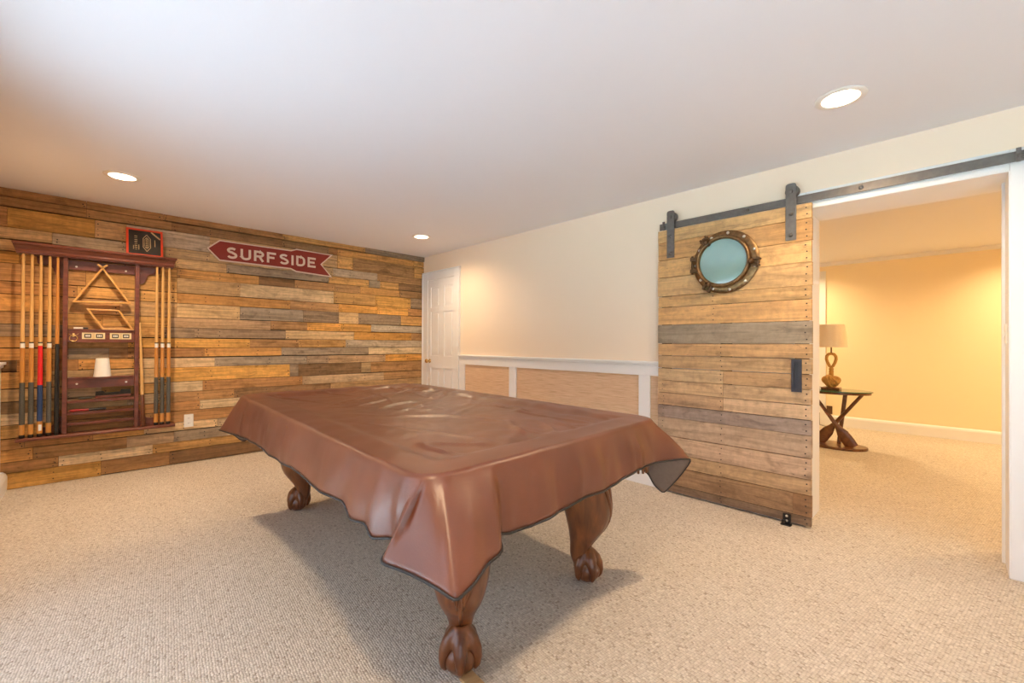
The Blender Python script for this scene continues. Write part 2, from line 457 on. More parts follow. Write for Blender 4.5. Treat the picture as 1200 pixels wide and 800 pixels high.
ROWZ = [2.44, 2.372, 2.288, 2.126, 2.027, 1.932, 1.836, 1.688, 1.585, 1.444, 1.343, 1.240, 1.144, 1.048, .951, .811, .708, .612, .520, .410, .322, .220, .132, .0]
ROWS = ["100b 190b 330b 427o 500g", "100b 200b 330d 385d 395b 485o 500o", "7b 110O 147t 245G 395t 413o 485b 500o",
        "60t 147G 245t 390t 442G 500b", "80t 205t 265t 385g 432o 445g 467o 500d", "22O 75o 150o 207o 303o 345d 392b 422b 468o 500b",
        "100b 207o 281t 391l 440o 481O 500g", "90b 207o 340o 397b 442O 478O 500b", "70o 140b 207t 281t 355g 397g 420t 470g 500o",
        "60b 120o 200o 317p 360b 400O 435O 500G", "76g 158b 190o 228g 335g 415t 482O 500b", "60o 150b 205O 293O 350b 405o 500G",
        "76o 128g 150d 240b 330o 432g 500l", "20d 92b 160o 252l 360g 385g 452p 500O", "60o 110t 190t 340O 350g 424d 435t 500b",
        "76t 120p 190o 238l 355b 450p 500b", "48d 150t 190p 275b 388d 500t", "60p 160b 235b 330l 500b", "80o 180b 330b 500b",
        "30b 110b 170o 256l 330p 500t", "40o 150b 205p 300g 500b", "70b 180l 330o 500b", "120O 200b 320d 500b"]
# where a picture column meets the plank wall (used only to set the seams between boards)
def colY(px):
    u = (px-600)/503.4
    dx, dy = -.7156+u*.6985, .6985+u*.7156
    return dy*(XL/dx)
bm = bmesh.new(); tl = bm.loops.layers.float_color.new('tone'); ul = bm.loops.layers.uv.new('UVMap')
for r, row in enumerate(ROWS):
    z1, z0 = ROWZ[r], ROWZ[r+1]
    y = YS-.02
    segs = row.split()
    for k, sg in enumerate(segs):
        px, tn = int(sg[:-1]), sg[-1]
        y2 = YB if k == len(segs)-1 else colY(px)
        fr = XL+random.uniform(-.005, .004)+(.014 if r == 0 else 0)
        gap = random.choice((.003, .004, .006, .009))
        add_plank(bm, 'y', y+.001, y2-.001, z0+gap, z1-.001, XL-.03, fr, TONE[tn], tl, ul, random.uniform(-.003, .003) if random.random() < .2 and r not in (0, 22) else 0)
        hz = z1-z0
        for e, sg_ in ((y, 1), (y2, -1)):
            if random.random() < .6 and y2-y > .18:
                for q_ in range(random.choice((2, 2, 3))):
                    nail(bm, 'y', e+sg_*(.022+random.uniform(-.008, .01)), z0+hz*(.2+.3*q_)+random.uniform(-.006, .006), fr+.0012, 1, random.choice((.004, .005, .006)))
        if y2-y > .55 and random.random() < .6:
            mid = random.uniform(y+.2, y2-.2)
            for q_ in range(2): nail(bm, 'y', mid+random.uniform(-.006, .006), z0+hz*(.3+.4*q_), fr+.0012, 1, .005)
        y = y2
mb = MB(); mb.bm.free(); mb.bm = bm
pl = mb.build('wall_left', [M['planks'], M['nail']], fixn=False); struct(pl)
bk = MB(); bk.box(XL-.25, XL-.03, YS-.16, YB, 0, H); struct(bk.build('wall_left_backing', M['backing']))

# ------------------------------------------------------------------ trims on wall_back
c = MB()   # wainscot rails and stiles
yb, yf = YB, YB-.02
for (a, b) in ((-4.46, -4.35), (-3.53, -3.42), (-1.905, -1.80), (-.80, -.77)): c.box(a, b, yf, yb, .27, .935)
c.box(-4.46, -.77, yf, yb, .935, 1.03); c.box(-4.46, -.77, yf, yb, .15, .27)
struct(c.build('trim_1', M['trim'], bevel=.003))
c = MB(); c.box(-4.47, -.77, YB-.04, YB, 1.035, 1.058); c.box(-4.465, -.77, YB-.028, YB, 1.02, 1.035)
struct(c.build('trim_2', M['trim'], bevel=.005))
c = MB()
for a, b in ((-4.35, -3.53), (-3.42, -1.905), (-1.80, -.80)): c.box(a, b, YB-.005, YB+.001, .27, .935)
struct(c.build('trim_3', M['grass']))
bp2 = [(0, 0), (-.022, 0), (-.022, .12), (-.016, .14), (-.006, .152), (0, .155)]
c = MB(); c.prism([(YB+a, z) for a, z in bp2], -4.46, -.77, 'x'); struct(c.build('baseboard_back', M['trim']))
# corner door
c = MB(); DX0, DX1, DZ = -5.20, -4.575, 2.09
c.box(XL+.005, DX0, YB-.022, YB, 0, DZ+.10); c.box(DX1, -4.47, YB-.022, YB, 0, DZ+.10); c.box(DX0, DX1, YB-.022, YB, DZ, DZ+.10)
c.box(XL+.005, -4.455, YB-.03, YB, DZ+.10, DZ+.118); c.box(-4.482, -4.462, YB-.034, YB, 0, DZ+.10); c.box(XL+.005, XL+.02, YB-.034, YB, 0, DZ+.1)
struct(c.build('trim_4', M['trim'], bevel=.004))
c = MB()
ya, yb_ = YB-.004, YB+.0        # recessed-panel door leaf, built as stiles and rails over a back sheet
c.box(DX0, DX1, YB-.002, YB, 0, DZ)
cols = [(-5.13, -4.925), (-4.81, -4.61)]; rws = [(.2, .86), (1.03, 1.64), (1.70, 1.985)]
st = YB-.014
xsx = [DX0+.003, cols[0][0], cols[0][1], cols[1][0], cols[1][1], DX1-.003]
c.box(xsx[0], xsx[1], st, YB-.002, .01, DZ-.004); c.box(xsx[2], xsx[3], st, YB-.002, .01, DZ-.004); c.box(xsx[4], xsx[5], st, YB-.002, .01, DZ-.004)
zz = [.01, rws[0][0], rws[0][1], rws[1][0], rws[1][1], rws[2][0], rws[2][1], DZ-.004]
for (a, b) in cols:
    for k in (0, 2, 4, 6): c.box(a, b, st, YB-.002, zz[k], zz[k+1])
    for (p, q_) in rws: c.box(a+.03, b-.03, YB-.010, YB-.002, p+.03, q_-.03)
d1 = struct(c.build('door_1', M['trim'], bevel=.004))
k = MB(); k.lathe([(.001, -.07), (.024, -.068), (.03, -.055), (.024, -.04), (.011, -.033), (.011, -.006), (.028, -.004), (.028, 0)], (-5.145, st, .955), 'y', 20)
k.build('door_knob', M['brass'], d1, smooth=True)
# doorway casings
c = MB()
c.box(OX1, OX1+.11, YB-.022, YB, 0, OZ+.11); c.box(OX0-.09, OX0, YB-.022, YB, 0, OZ+.11); c.box(OX0, OX1, YB-.022, YB, OZ, OZ+.11)
c.box(OX1+.092, OX1+.112, YB-.03, YB, 0, OZ+.11)
struct(c.build('trim_5', M['trim'], bevel=.004))
c = MB(); c.box(OX1-.004, OX1+.001, YB-.02, YB2+.0, 0, OZ); c.box(OX0-.001, OX0+.004, YB-.02, YB2, 0, OZ); c.box(OX0, OX1, YB-.02, YB2, OZ-.004, OZ+.001)
c.box(OX1-.016, OX1, YB+.2, YB+.235, 0, OZ)
struct(c.build('trim_6', M['trim'], bevel=.002))
c = MB(); c.prism([(YB+a, z) for a, z in bp2], OX1+.112, XR, 'x'); struct(c.build('baseboard_right', M['trim']))
# far room: baseboard, crown, side door
c = MB(); c.prism([(YF+a, z) for a, z in bp2], -1.33, 1.9, 'x'); struct(c.build('baseboard_far', M['trim']))
c = MB(); c.prism([(YF, H), (YF, H-.05), (YF-.015, H-.048), (YF-.05, H-.012), (YF-.05, H)], -2.9, 1.9, 'x'); struct(c.build('trim_7', M['ceiling']))
c = MB(); c.box(-1.43, -1.33, YF-.022, YF, 0, 2.32); c.box(-2.35, -1.43, YF-.022, YF, 2.22, 2.32); c.box(-2.45, -2.35, YF-.022, YF, 0, 2.32)
struct(c.build('trim_8', M['trim'], bevel=.004))
c = MB(); c.box(-2.35, -1.43, YF-.012, YF, .01, 2.21)
for a, b in ((-2.25, -1.95), (-1.83, -1.53)):
    for p, q_ in ((.2, .86), (1.03, 1.64), (1.72, 2.08)): c.box(a, b, YF-.017, YF-.012, p, q_)
d2 = struct(c.build('door_2', M['trim'], bevel=.003))
for z in (2.0, 1.1, .25):
    k = MB(); k.tube([(-1.437, YF-.022, z-.05), (-1.437, YF-.022, z+.05)], .009, 10); k.build('door_hinge', M['brass'], d2, smooth=True)

# ------------------------------------------------------------------ recessed lamps
def downlight(loc, label, group, power, color, spread=150):
    t = thing('recessed_light', (loc[0], loc[1], H), label, 'ceiling light', group)
    r = MB(); r.lathe([(LR-.003, H+.004), (LR-.004, H-.004), (LR+.004, H-.007), (LR+.028, H-.004), (LR+.031, H-.0005), (LR+.002, H-.0004)], (loc[0], loc[1], 0), 'z', 40, caps=False)
    r.build('trim_ring', M['can'], t, smooth=True)
    cn = MB(); cn.lathe([(LR-.003, H), (LR-.006, H+.03), (LR-.01, H+.075), (.02, H+.078)], (loc[0], loc[1], 0), 'z', 40, caps=False)
    cn.build('lamp_housing', M['can'], t, smooth=True)
    ln = MB(); ln.lathe([(.058, H+.045), (.05, H+.034), (.03, H+.026), (.001, H+.024)], (loc[0], loc[1], 0), 'z', 32)
    ln.build('lamp_lens', M['lens'], t, smooth=True)
    ld = bpy.data.lights.new('lamp', 'AREA'); ld.shape = 'DISK'; ld.size = .1; ld.energy = power; ld.color = color; ld.spread = radians(spread)
    lo = bpy.data.objects.new('lamp_beam', ld); COL.objects.link(lo); lo.parent = t; lo.location = (0, 0, .018)
    return t
WARM = (1.0, .725, .43)
PW = 34
downlight(LIGHTS[0], 'recessed ceiling light above the cue rack by the plank wall', 'recessed ceiling lights', PW*.74, WARM)
downlight(LIGHTS[1], 'small recessed ceiling light near the corner above the white panel door', 'recessed ceiling lights', PW*.46, WARM)
downlight(LIGHTS[2], 'largest recessed ceiling light, in front of the barn door track', 'recessed ceiling lights', PW*.66, WARM)
downlight(LIGHTS[3], 'recessed ceiling light overhead near the sliding glass doors', 'recessed ceiling lights', PW*.6, WARM)
FW = (.92, .68, .37)
for i, p in enumerate(FARL):
    downlight(p, ['recessed light by the white door of the yellow room', 'recessed light at the right of the yellow room', 'recessed light in the middle of the yellow room ceiling'][i], 'recessed lights of the yellow room', (30, 30, 26)[i], FW)

# ------------------------------------------------------------------ barn door, rail, porthole
BY = 3.36; BB = 3.40
BX0, BX1 = -1.705, -.64
bd = thing('barn_door', (-1.17, 3.38, .012), 'sliding plank barn door with a brass porthole, hung on an iron rail', 'door')
bz = [2.137, 2.036, 1.891, 1.748, 1.594, 1.505, 1.36, 1.209, 1.112, 1.008, .908, .807, .707, .607, .457, .318, .215, .073, .012]
bt = [(.60, .35, .15), (.60, .35, .15), (.62, .37, .16), (.58, .34, .15), (.57, .33, .14), (.58, .34, .15), (.31, .235, .165), (.55, .34, .17), (.55, .35, .185), (.53, .34, .18),
      (.58, .38, .21), (.56, .37, .22), (.33, .24, .19), (.47, .31, .20), (.55, .38, .26), (.55, .34, .18), (.34, .19, .095), (.22, .135, .08)]
bm = bmesh.new(); tl = bm.loops.layers.float_color.new('tone'); ul = bm.loops.layers.uv.new('UVMap')
for i, tn in enumerate(bt):
    fr = BY+random.uniform(-.003, .002)
    segs = [(BX0+random.uniform(-.003, .003), BX1+random.uniform(-.003, .003))]
    if i in (9, 10, 11): segs = [(segs[0][0], -1.19), (-1.19, segs[0][1])]
    if i == 16: segs = [(segs[0][0], -.745), (-.745, segs[0][1])]
    for (a, b) in segs:
        add_plank(bm, 'x', a+.0006, b-.0006, bz[i+1]+.0030, bz[i]-.0010, BB-.012, fr, tn, tl, ul, 0, .92, 1.08)
    hz = bz[i]-bz[i+1]
    for q_ in range(3 if hz > .12 else 2):
        zq = bz[i+1]+hz*((.2, .5, .8) if hz > .12 else (.3, .72))[q_]
        nail(bm, 'x', BX1-.03+random.uniform(-.006, .006), zq, fr-.0012, -1, .005)
        if i > 6 or i in (4, 5): nail(bm, 'x', -1.265+random.uniform(-.006, .006)+(.06 if i > 6 else 0), zq, fr-.0012, -1, .0045)
        if i > 9: nail(bm, 'x', -1.66+random.uniform(-.006, .006), zq, fr-.0012, -1, .004)
for f in bm.faces:     # every face points away from the door's middle
    f.normal_update()
mb = MB(); mb.bm.free(); mb.bm = bm
mb.build('plank_panel', [M['barn'], M['nail']], bd, fixn=False)
b = MB()
for a in (BX0+.02, -1.22, BX1-.1): b.box(a, a+.08, BB-.012, BB+.0, .02, 2.13)
b.build('back_batten', M['barn'], bd)
for sx in (-1.596, -.756):
    s = MB()
    pts = []
    hw = .031; zt = 2.262
    s.prism([(sx-hw, 1.905), (sx+hw, 1.905), (sx+hw, zt)]+[(sx+hw*math.copysign(abs(cos(a*pi/12))**.6, cos(a*pi/12)), zt+.026*sin(a*pi/12)**.6) for a in range(1, 12)]+[(sx-hw, zt)], BY-.011, BY-.003, 'y')
    st_ = s.build('hanger_strap', M['iron'], bd, bevel=.0015)
    for z in (1.94, 2.08):
        k = MB(); k.lathe([(.001, -.008), (.011, -.006), (.013, 0)], (sx, BY-.011, z), 'y', 12); k.build('bolt', M['iron'], st_, smooth=True)
    k = MB(); k.lathe([(.001, -.01), (.013, -.008), (.014, 0)], (sx, BY-.011, 2.235), 'y', 6); k.build('axle_bolt', M['iron'], st_)
    wv = MB(); wv.lathe([(.012, 3.358), (.039, 3.360), (.041, 3.363), (.037, 3.371), (.036, 3.380), (.041, 3.388), (.041, 3.392), (.012, 3.394)], (sx+.004, 0, 2.2365), 'y', 32)
    wv.build('roller_wheel', M['iron'], bd, smooth='auto')
pu = MB()
pu.box(-.751, -.735, BY-.016, BY-.003, .89, 1.107); pu.box(-.709, -.693, BY-.016, BY-.003, .89, 1.107)
pu.box(-.735, -.709, BY-.016, BY-.003, .89, .912); pu.box(-.735, -.709, BY-.016, BY-.003, 1.085, 1.107); pu.box(-.735, -.709, BY-.004, BY-.0032, .912, 1.085)
pu.build('flush_pull', M['pull'], bd, bevel=.0012)

# porthole
pc = Vector((-1.176, BY, 1.816))
ph = MB(); ph.lathe([(.168, -.004), (.230, -.004), (.232, -.010), (.224, -.017), (.200, -.020), (.185, -.020), (.168, -.018)], pc, 'y', 64, caps=False)
# close inner wall of the flange
ph.lathe([(.168, -.018), (.168, -.004)], pc, 'y', 64, caps=False)
pho = ph.build('porthole', M['brass_old'], bd, smooth='auto', label='aged brass porthole frame with bolts and screw dogs')
rg = MB()
rg.lathe([(.172, -.018), (.192, -.02), (.194, -.034), (.186, -.046), (.178, -.048), (.172, -.044), (.166, -.03), (.166, -.016)], pc+Vector((-.012, 0, .004)), 'y', 64, caps=False)
rg.build('hinged_ring', M['brass_old'], pho, smooth=True)
gp = MB(); gp.lathe([(.001, -.0235), (.08, -.0233), (.14, -.0226), (.1665, -.0215), (.1665, -.016), (.001, -.016)], pc+Vector((-.012, 0, .004)), 'y', 64)
gp.build('glass_pane', M['pane'], pho, smooth='auto', label='sea-green porthole glass')
for k in range(11):
    a = radians(18+k*360/11)
    bo = MB(); bo.lathe([(.001, -.0285), (.007, -.0275), (.0105, -.023), (.0115, -.019)], pc+Vector((.211*cos(a), 0, .211*sin(a))), 'y', 14)
    bo.build('bolt', M['steel'], pho, smooth=True)
for a in (128, -8, 238):
    a = radians(a); r0 = Vector((cos(a), 0, sin(a))); tg = Vector((-sin(a), 0, cos(a)))
    d = MB(); c0 = pc+r0*.205
    d.obox(c0+Vector((0, -.034, 0)), r0*.036, Vector((0, .014, 0)), tg*.010)
    for s in (-1, 1): d.obox(c0+tg*.022*s+r0*.016+Vector((0, -.034, 0)), r0*.024, Vector((0, .018, 0)), tg*.007)
    d.tube([c0+r0*.024-tg*.036+Vector((0, -.036, 0)), c0+r0*.024+tg*.036+Vector((0, -.036, 0))], .008, 8)
    d.build('screw_dog', M['bronze'], pho, bevel=.002)
    n = MB(); n.lathe([(.004, -.085), (.017, -.08), (.020, -.064), (.017, -.05), (.009, -.044)], c0-r0*.012, 'y', 12); n.tube([c0-r0*.012-tg*.026+Vector((0, -.06, 0)), c0-r0*.012+tg*.026+Vector((0, -.06, 0))], [.005, .005], 8)
    n.build('wing_nut', M['bronze'], pho, smooth=True)
hg = MB()
hx = pc.x-.225
for z in (-.045, .045): hg.box(hx-.022, hx+.03, BY-.042, BY-.006, pc.z+z-.014, pc.z+z+.014)
hg.tube([(hx-.008, BY-.03, pc.z-.07), (hx-.008, BY-.03, pc.z+.07)], .008, 10)
hg.build('hinge', M['bronze'], pho, bevel=.003)

# rail
tr = thing('sliding_door_rail', (-.6, 3.39, 2.172), 'long flat black iron rail above the barn door and doorway', 'rail')
r = MB(); r.box(-1.70, .62, 3.372, 3.381, 2.146, 2.198); r.build('rail_bar', M['iron'], tr, bevel=.0015)
for x in (-1.66, -1.03, -.39, .25, .5):
    s = MB(); s.lathe([(.012, 3.381), (.012, YB+.0 if x < -.76 else YB-.022)], (x, 0, 2.172), 'y', 14); sp = s.build('standoff', M['iron'], tr, smooth='auto')
    b = MB(); b.lathe([(.001, 3.362), (.010, 3.364), (.013, 3.372)], (x, 0, 2.172), 'y', 12); b.build('rail_bolt', M['iron'], tr, smooth=True)
for x in (-1.662, .238):
    s = MB(); s.box(x-.009, x+.009, 3.36, 3.372, 2.142, 2.212); s.lathe([(.001, 3.352), (.008, 3.354), (.009, 3.36)], (x, 0, 2.172), 'y', 12)
    s.build('end_stop', M['iron'], tr, bevel=.002)
# floor guide
fg = thing('floor_guide', (-.775, 3.335, 0), 'small black roller guide on the carpet at the foot of the barn door', 'door guide')
g = MB(); g.box(-.805, -.745, 3.305, 3.349, 0.0, .006); g.box(-.798, -.752, 3.340, 3.349, .006, .07); g.build('bracket', M['black'], fg, bevel=.002)
for z in (.024, .056):
    g = MB(); g.lathe([(.001, 3.331), (.007, 3.333), (.009, 3.340)], (-.775, 0, z), 'y', 12); g.build('screw', M['steel'], fg, smooth=True, label='bright screw head')
g = MB(); g.lathe([(.004, .006), (.014, .006), (.014, .03), (.004, .03)], (-.788, 3.322, 0), 'z', 14); g.build('roller', M['black'], fg, smooth='auto')

# light switch on the jamb
ls = thing('light_switch', (OX1-.004, 3.53, 1.267), 'white light switch on the inner side of the right door jamb', 'switch')
s = MB(); s.box(OX1-.010, OX1-.004, 3.495, 3.565, 1.215, 1.32); s.build('cover_plate', M['outlet'], ls, bevel=.002)
s = MB(); s.box(OX1-.018, OX1-.010, 3.524, 3.536, 1.255, 1.28); s.build('toggle', M['outlet'], ls, bevel=.002)

# ------------------------------------------------------------------ wall outlet
ot = thing('wall_outlet', (XL, .693, .42), 'white double wall outlet low on the plank wall right of the cue rack', 'outlet')
o_ = MB(); o_.box(XL+.001, XL+.011, .655, .731, .357, .483); o_.build('cover_plate', M['outlet'], ot, bevel=.003)
for z in (.395, .445):
    s = MB(); s.lathe([(.017, XL+.011), (.017, XL+.0135), (.001, XL+.0135)], (0, .693, z), 'x', 20); so = s.build('socket', M['outlet'], ot)
    for dy in (-.006, .006):
        s = MB(); s.box(XL+.0135, XL+.0142, .693+dy-.0012, .693+dy+.0012, z-.004, z+.006); s.build('slot', M['black'], so)

# ------------------------------------------------------------------ SURFSIDE arrow sign
sg = thing('arrow_sign', (XL+.02, 1.47, 2.16), 'red wooden arrow sign reading SURFSIDE in cream letters on the plank wall', 'sign')
zc = 2.158
poly = [(.825, 2.165), (.935, 2.266), (1.625, 2.266), (1.683, 2.290), (2.105, 2.282), (1.972, 2.147), (2.098, 2.006), (1.683, 2.022), (1.625, 2.048), (.935, 2.050)]
def inset(poly, d):
    n = len(poly); out = []
    A = sum(poly[i][0]*poly[(i+1) % n][1]-poly[(i+1) % n][0]*poly[i][1] for i in range(n))
    s = 1 if A > 0 else -1
    for i in range(n):
        p0, p1, p2 = (Vector(poly[j % n]) for j in (i-1, i, i+1))
        a = (p1-p0).normalized(); b = (p2-p1).normalized()
        na, nb = Vector((-a.y, a.x))*s, Vector((-b.y, b.x))*s
        bis = (na+nb); bis.normalize()
        out.append(tuple(p1+bis*(d/max(.35, bis.dot(na)))))
    return out
s = MB(); s.prism(poly, XL+.004, XL+.024, 'x'); s.build('sign_border', M['signwhite'], sg, bevel=.0015, label='cream painted edge')
s = MB(); s.prism(inset(poly, .013), XL+.02, XL+.0275, 'x'); s.build('sign_face', M['signred'], sg, bevel=.001, label='red face')
def arc(cx, cy, rx, ry, a0, a1, n=8):
    return [(cx+rx*cos(radians(a0+(a1-a0)*i/n)), cy+ry*sin(radians(a0+(a1-a0)*i/n))) for i in range(n+1)]
GL = {  # stroke centre lines in a unit cell (w .62, h 1)
 'S': [arc(.31, .74, .22, .18, 35, 90, 4)+arc(.31, .74, .22, .18, 90, 270, 10)[1:]+arc(.31, .29, .24, .21, 90, -90, 10)[1:]+arc(.31, .29, .24, .21, 270, 205, 4)[1:]],
 'U': [[(.07, 1), (.07, .3)]+arc(.31, .3, .24, .22, 180, 360, 10)+[(.55, 1)]],
 'R': [[(.07, 0), (.07, .92), (.35, .92)]+arc(.35, .7, .2, .22, 90, -90, 8)+[(.09, .48)], [(.33, .48), (.56, 0)]],
 'F': [[(.07, 0), (.07, .92), (.58, .92)], [(.07, .5), (.48, .5)]],
 'I': [[(.07, 0), (.07, 1)]],
 'D': [[(.07, .08), (.07, .92), (.3, .92)]+arc(.3, .62, .25, .3, 90, 0, 6)+arc(.3, .38, .25, .3, 0, -90, 6)+[(.07, .08)]],
 'E': [[(.58, .92), (.07, .92), (.07, .08), (.58, .08)], [(.07, .5), (.5, .5)]],
}
def stroke(mb, pts, w, a0, a1, conv):
    pts = [Vector(p) for p in pts]; n = len(pts); L_, R_ = [], []
    for i in range(n):
        d0 = (pts[i]-pts[i-1]).normalized() if i else None
        d1 = (pts[i+1]-pts[i]).normalized() if i < n-1 else None
        if d0 is None: nn = Vector((-d1.y, d1.x)); k = 1
        elif d1 is None: nn = Vector((-d0.y, d0.x)); k = 1
        else:
            na, nb = Vector((-d0.y, d0.x)), Vector((-d1.y, d1.x)); nn = (na+nb).normalized(); k = 1/max(.5, nn.dot(na))
        L_.append(pts[i]+nn*w*k); R_.append(pts[i]-nn*w*k)
    rings = []
    for i in range(n):
        (u0, v0), (u1, v1) = conv(L_[i]), conv(R_[i])
        rings.append([(a0, u0, v0), (a1, u0, v0), (a1, u1, v1), (a0, u1, v1)])
    mb.rings(rings)
xcur = 0; lay = []
for ch in 'SURFSIDE':
    w_ = .14 if ch == 'I' else .62
    lay.append((ch, xcur)); xcur += w_+.19
total = xcur-.19
y0s, y1s = .998, 1.905
lh = .113; sx = (y1s-y0s)/total
for ch, x in lay:
    mb = MB()
    for st in GL[ch]:
        stroke(mb, [(px*sx, py*lh) for px, py in st], .0115, XL+.0275, XL+.0305, lambda p, x=x: (y0s+x*sx+p[0], 2.144+((x/total)*.011)-lh/2+p[1]))
    mb.build('sign_letter', M['signwhite'], sg)

# ------------------------------------------------------------------ cue rack
rk = thing('cue_rack', (-5.29, .06, .395), 'dark mahogany wall rack for pool cues with a cornice and shelves', 'rack')
bkx = XL+.006
cp = [(bkx, 1.913), (-5.212, 1.913), (-5.212, 1.922), (-5.200, 1.922), (-5.196, 1.930), (-5.200, 1.938), (-5.200, 1.946), (-5.193, 1.949), (-5.186, 1.956), (-5.176, 1.968), (-5.160, 1.976), (-5.160, 1.981), (-5.146, 1.981), (-5.143, 1.989), (-5.146, 1.997), (bkx, 1.997)]
c = MB(); rr = []
for (x, z) in cp:
    e = max(0, (x+5.205))*.3
    rr.append((x, z, e))
rings = [[(x, -.442-e, z) for x, z, e in rr], [(x, .552+e, z) for x, z, e in rr]]
c.rings(rings); c.build('cornice', M['rackwood'], rk)
for (a, b) in ((-.182, -.153), (.277, .307)):
    c = MB(); c.box(bkx, -5.24, a, b, .423, 1.914); c.build('upright', M['rackwood'], rk, bevel=.002)
c = MB(); c.prism([(-5.33, .395), (-5.205, .395), (-5.198, .402), (-5.198, .415), (-5.205, .422), (-5.33, .422)], -.437, .572, 'y'); c.build('base_shelf', M['rackwood'], rk, bevel=.0015)
c = MB(); c.box(bkx, -5.305, -.152, .276, 1.826, 1.905); br = c.build('back_rail', M['rackwood'], rk, bevel=.002)
for y in (-.105, .215):
    k = MB(); k.lathe([(.008, -5.305), (.008, -5.301), (.001, -5.299)], (0, y, 1.852), 'x', 12); k.build('screw_cap', M['white'], br)
def bracket(pts, name='corner_bracket'):
    c = MB(); c.prism(pts, bkx, -5.309, 'x'); c.build(name, M['rackwood'], rk, bevel=.0015)
up = [(0, 1.913), (0, 1.745)]+[(.05*(1-cos(a*pi/12))*.0+.035*sin(a*pi/12)+.01*a/6, 1.745+.03*(1-cos(a*pi/12))) for a in range(1, 7)]+[(.055, 1.80), (.06, 1.822), (.072, 1.838), (.09, 1.842), (.135, 1.842), (.15, 1.858), (.155, 1.913)]
bracket([(.308+u, z) for u, z in up]); bracket([(-.183-u, z) for u, z in up])
lo = [(0, .424), (0, .565), (.028, .562), (.036, .548), (.042, .52), (.055, .496), (.075, .486), (.115, .486), (.118, .424)]
bracket([(.308+u, z) for u, z in lo]); bracket([(-.183-u, z) for u, z in lo])
sb = MB(); sb.box(bkx, -5.25, -.151, .276, 1.198, 1.300); sb.box(bkx, -5.243, -.151, .276, 1.300, 1.311)
sbo = sb.build('scoring_box', M['rackwood'], rk, bevel=.002)
for (a, b) in ((-.066, .079), (.110, .254)):
    s = MB(); s.box(-5.25, -5.247, a, b, 1.226, 1.281)
    for (p, q_) in ((a+.014, a+.058), (b-.058, b-.014)):
        s.box(-5.2472, -5.2462, p, q_, 1.236, 1.271, 1)
        for d in range(3): s.box(-5.2464, -5.2458, p+.008+d*.0105, p+.0155+d*.0105, 1.2455, 1.262, 2)
    s.box(-5.2475, -5.2465, (a+b)/2-.008, (a+b)/2+.008, 1.23, 1.277, 3)
    s.build('score_counter', [M['platecream'], M['dark'], M['white'], M['gold']], sbo)
hk = MB()
hk.tube([(-5.244, -.117+.024*cos(a*2*pi/20), 1.232+.026*sin(a*2*pi/20)) for a in range(20)], .0035, 8, closed=True)
for s in (-1, 1): hk.tube([(-5.246, -.117+s*.004, 1.25), (-5.24, -.117+s*.014, 1.262), (-5.232, -.117+s*.025, 1.264), (-5.228, -.117+s*.03, 1.272)], [.003, .003, .003, .004], 8)
hk.box(-5.25, -5.246, -.124, -.110, 1.245, 1.275)
hk.build('brass_hook', M['brass'], sbo, smooth='auto', label='brass hook with a ring')
cs = MB()
fx = [(-5.262, -.151)]+[(-5.262+.055*max(0, sin(pi*(y+.06)/.24))**1.0 if -.06 < y < .18 else -5.262, y) for y in [-.06+.24*k/14 for k in range(15)]]+[(-5.262, .276)]
cs.prism(fx+[(bkx, .276), (bkx, -.151)], .882, .895, 'z')
cs.box(bkx, -5.272, -.151, .276, .800, .882)
cso = cs.build('cup_shelf', M['rackwood'], rk, bevel=.0015)
for y in (-.095, .222):
    k = MB(); k.lathe([(.008, -5.272), (.008, -5.268), (.001, -5.266)], (0, y, .838), 'x', 12); k.build('screw_cap', M['white'], cso)
for z in (.700, .598, .510):
    s = MB(); s.box(bkx, -5.25, -.152, .276, z-.024, z-.014); s.box(-5.26, -5.25, -.152, .276, z-.014, z); s.build('ball_shelf', M['rackwood'], rk, bevel=.0015)

# triangle, diamond, cup, brush etc.
def frame_poly(name, pts, w, x0, x1, m, label, cat, extra=None, group=None):
    ins = inset(pts, w); n = len(pts)
    mb = MB(); bm_ = mb.bm
    V = [[bm_.verts.new((x, p[0], p[1])) for p in P] for x in (x0, x1) for P in (pts, ins)]
    o0, i0, o1, i1 = V
    for k in range(n):
        j = (k+1) % n
        for q_ in ((o0[k], o0[j], i0[j], i0[k]), (o1[k], o1[j], i1[j], i1[k]), (o0[k], o0[j], o1[j], o1[k]), (i0[k], i0[j], i1[j], i1[k])): bm_.faces.new(q_)
    if extra: extra(mb)
    o = mb.build(name, m, origin=(x0, sum(p[0] for p in pts)/n, min(p[1] for p in pts)), bevel=.0015)
    return tag(o, label, cat, group)
def apex(mb):
    for s in (-1, 1): mb.obox((-5.272, .059+s*.012, 1.868), (.028, 0, 0), (0, .02, s*.016), (0, -s*.004, .006))
frame_poly('triangle_rack', [(-.128, 1.540), (.250, 1.550), (.059, 1.868)], .014, -5.304, -5.250, M['oak'], 'triangular wooden ball rack hanging at the top of the cue rack', 'ball rack', apex)
frame_poly('diamond_rack', [(.062, 1.312), (.272, 1.312), (.172, 1.492), (-.042, 1.492)], .013, -5.305, -5.262, M['oak'], 'diamond-shaped wooden ball rack leaning on the scoring box', 'ball rack')
mk = thing('marker_pen', (-5.29, -.06, 1.313), 'thin white marker with a dark cap lying on the scoring box', 'marker')
s = MB(); s.tube([(-5.27, -.118, 1.3195), (-5.27, -.06, 1.3195)], .008, 12); s.build('barrel', M['white'], mk, smooth='auto')
s = MB(); s.tube([(-5.27, -.06, 1.3195), (-5.27, -.028, 1.3195)], [.0085, .0075], 12); s.build('cap', M['black'], mk, smooth='auto')
s = MB(); s.lathe([(.052, .8955), (.058, .8955), (.058, .901), (.044, 1.052), (.040, 1.056), (.001, 1.057)], (-5.262, .064, 0), 'z', 32)
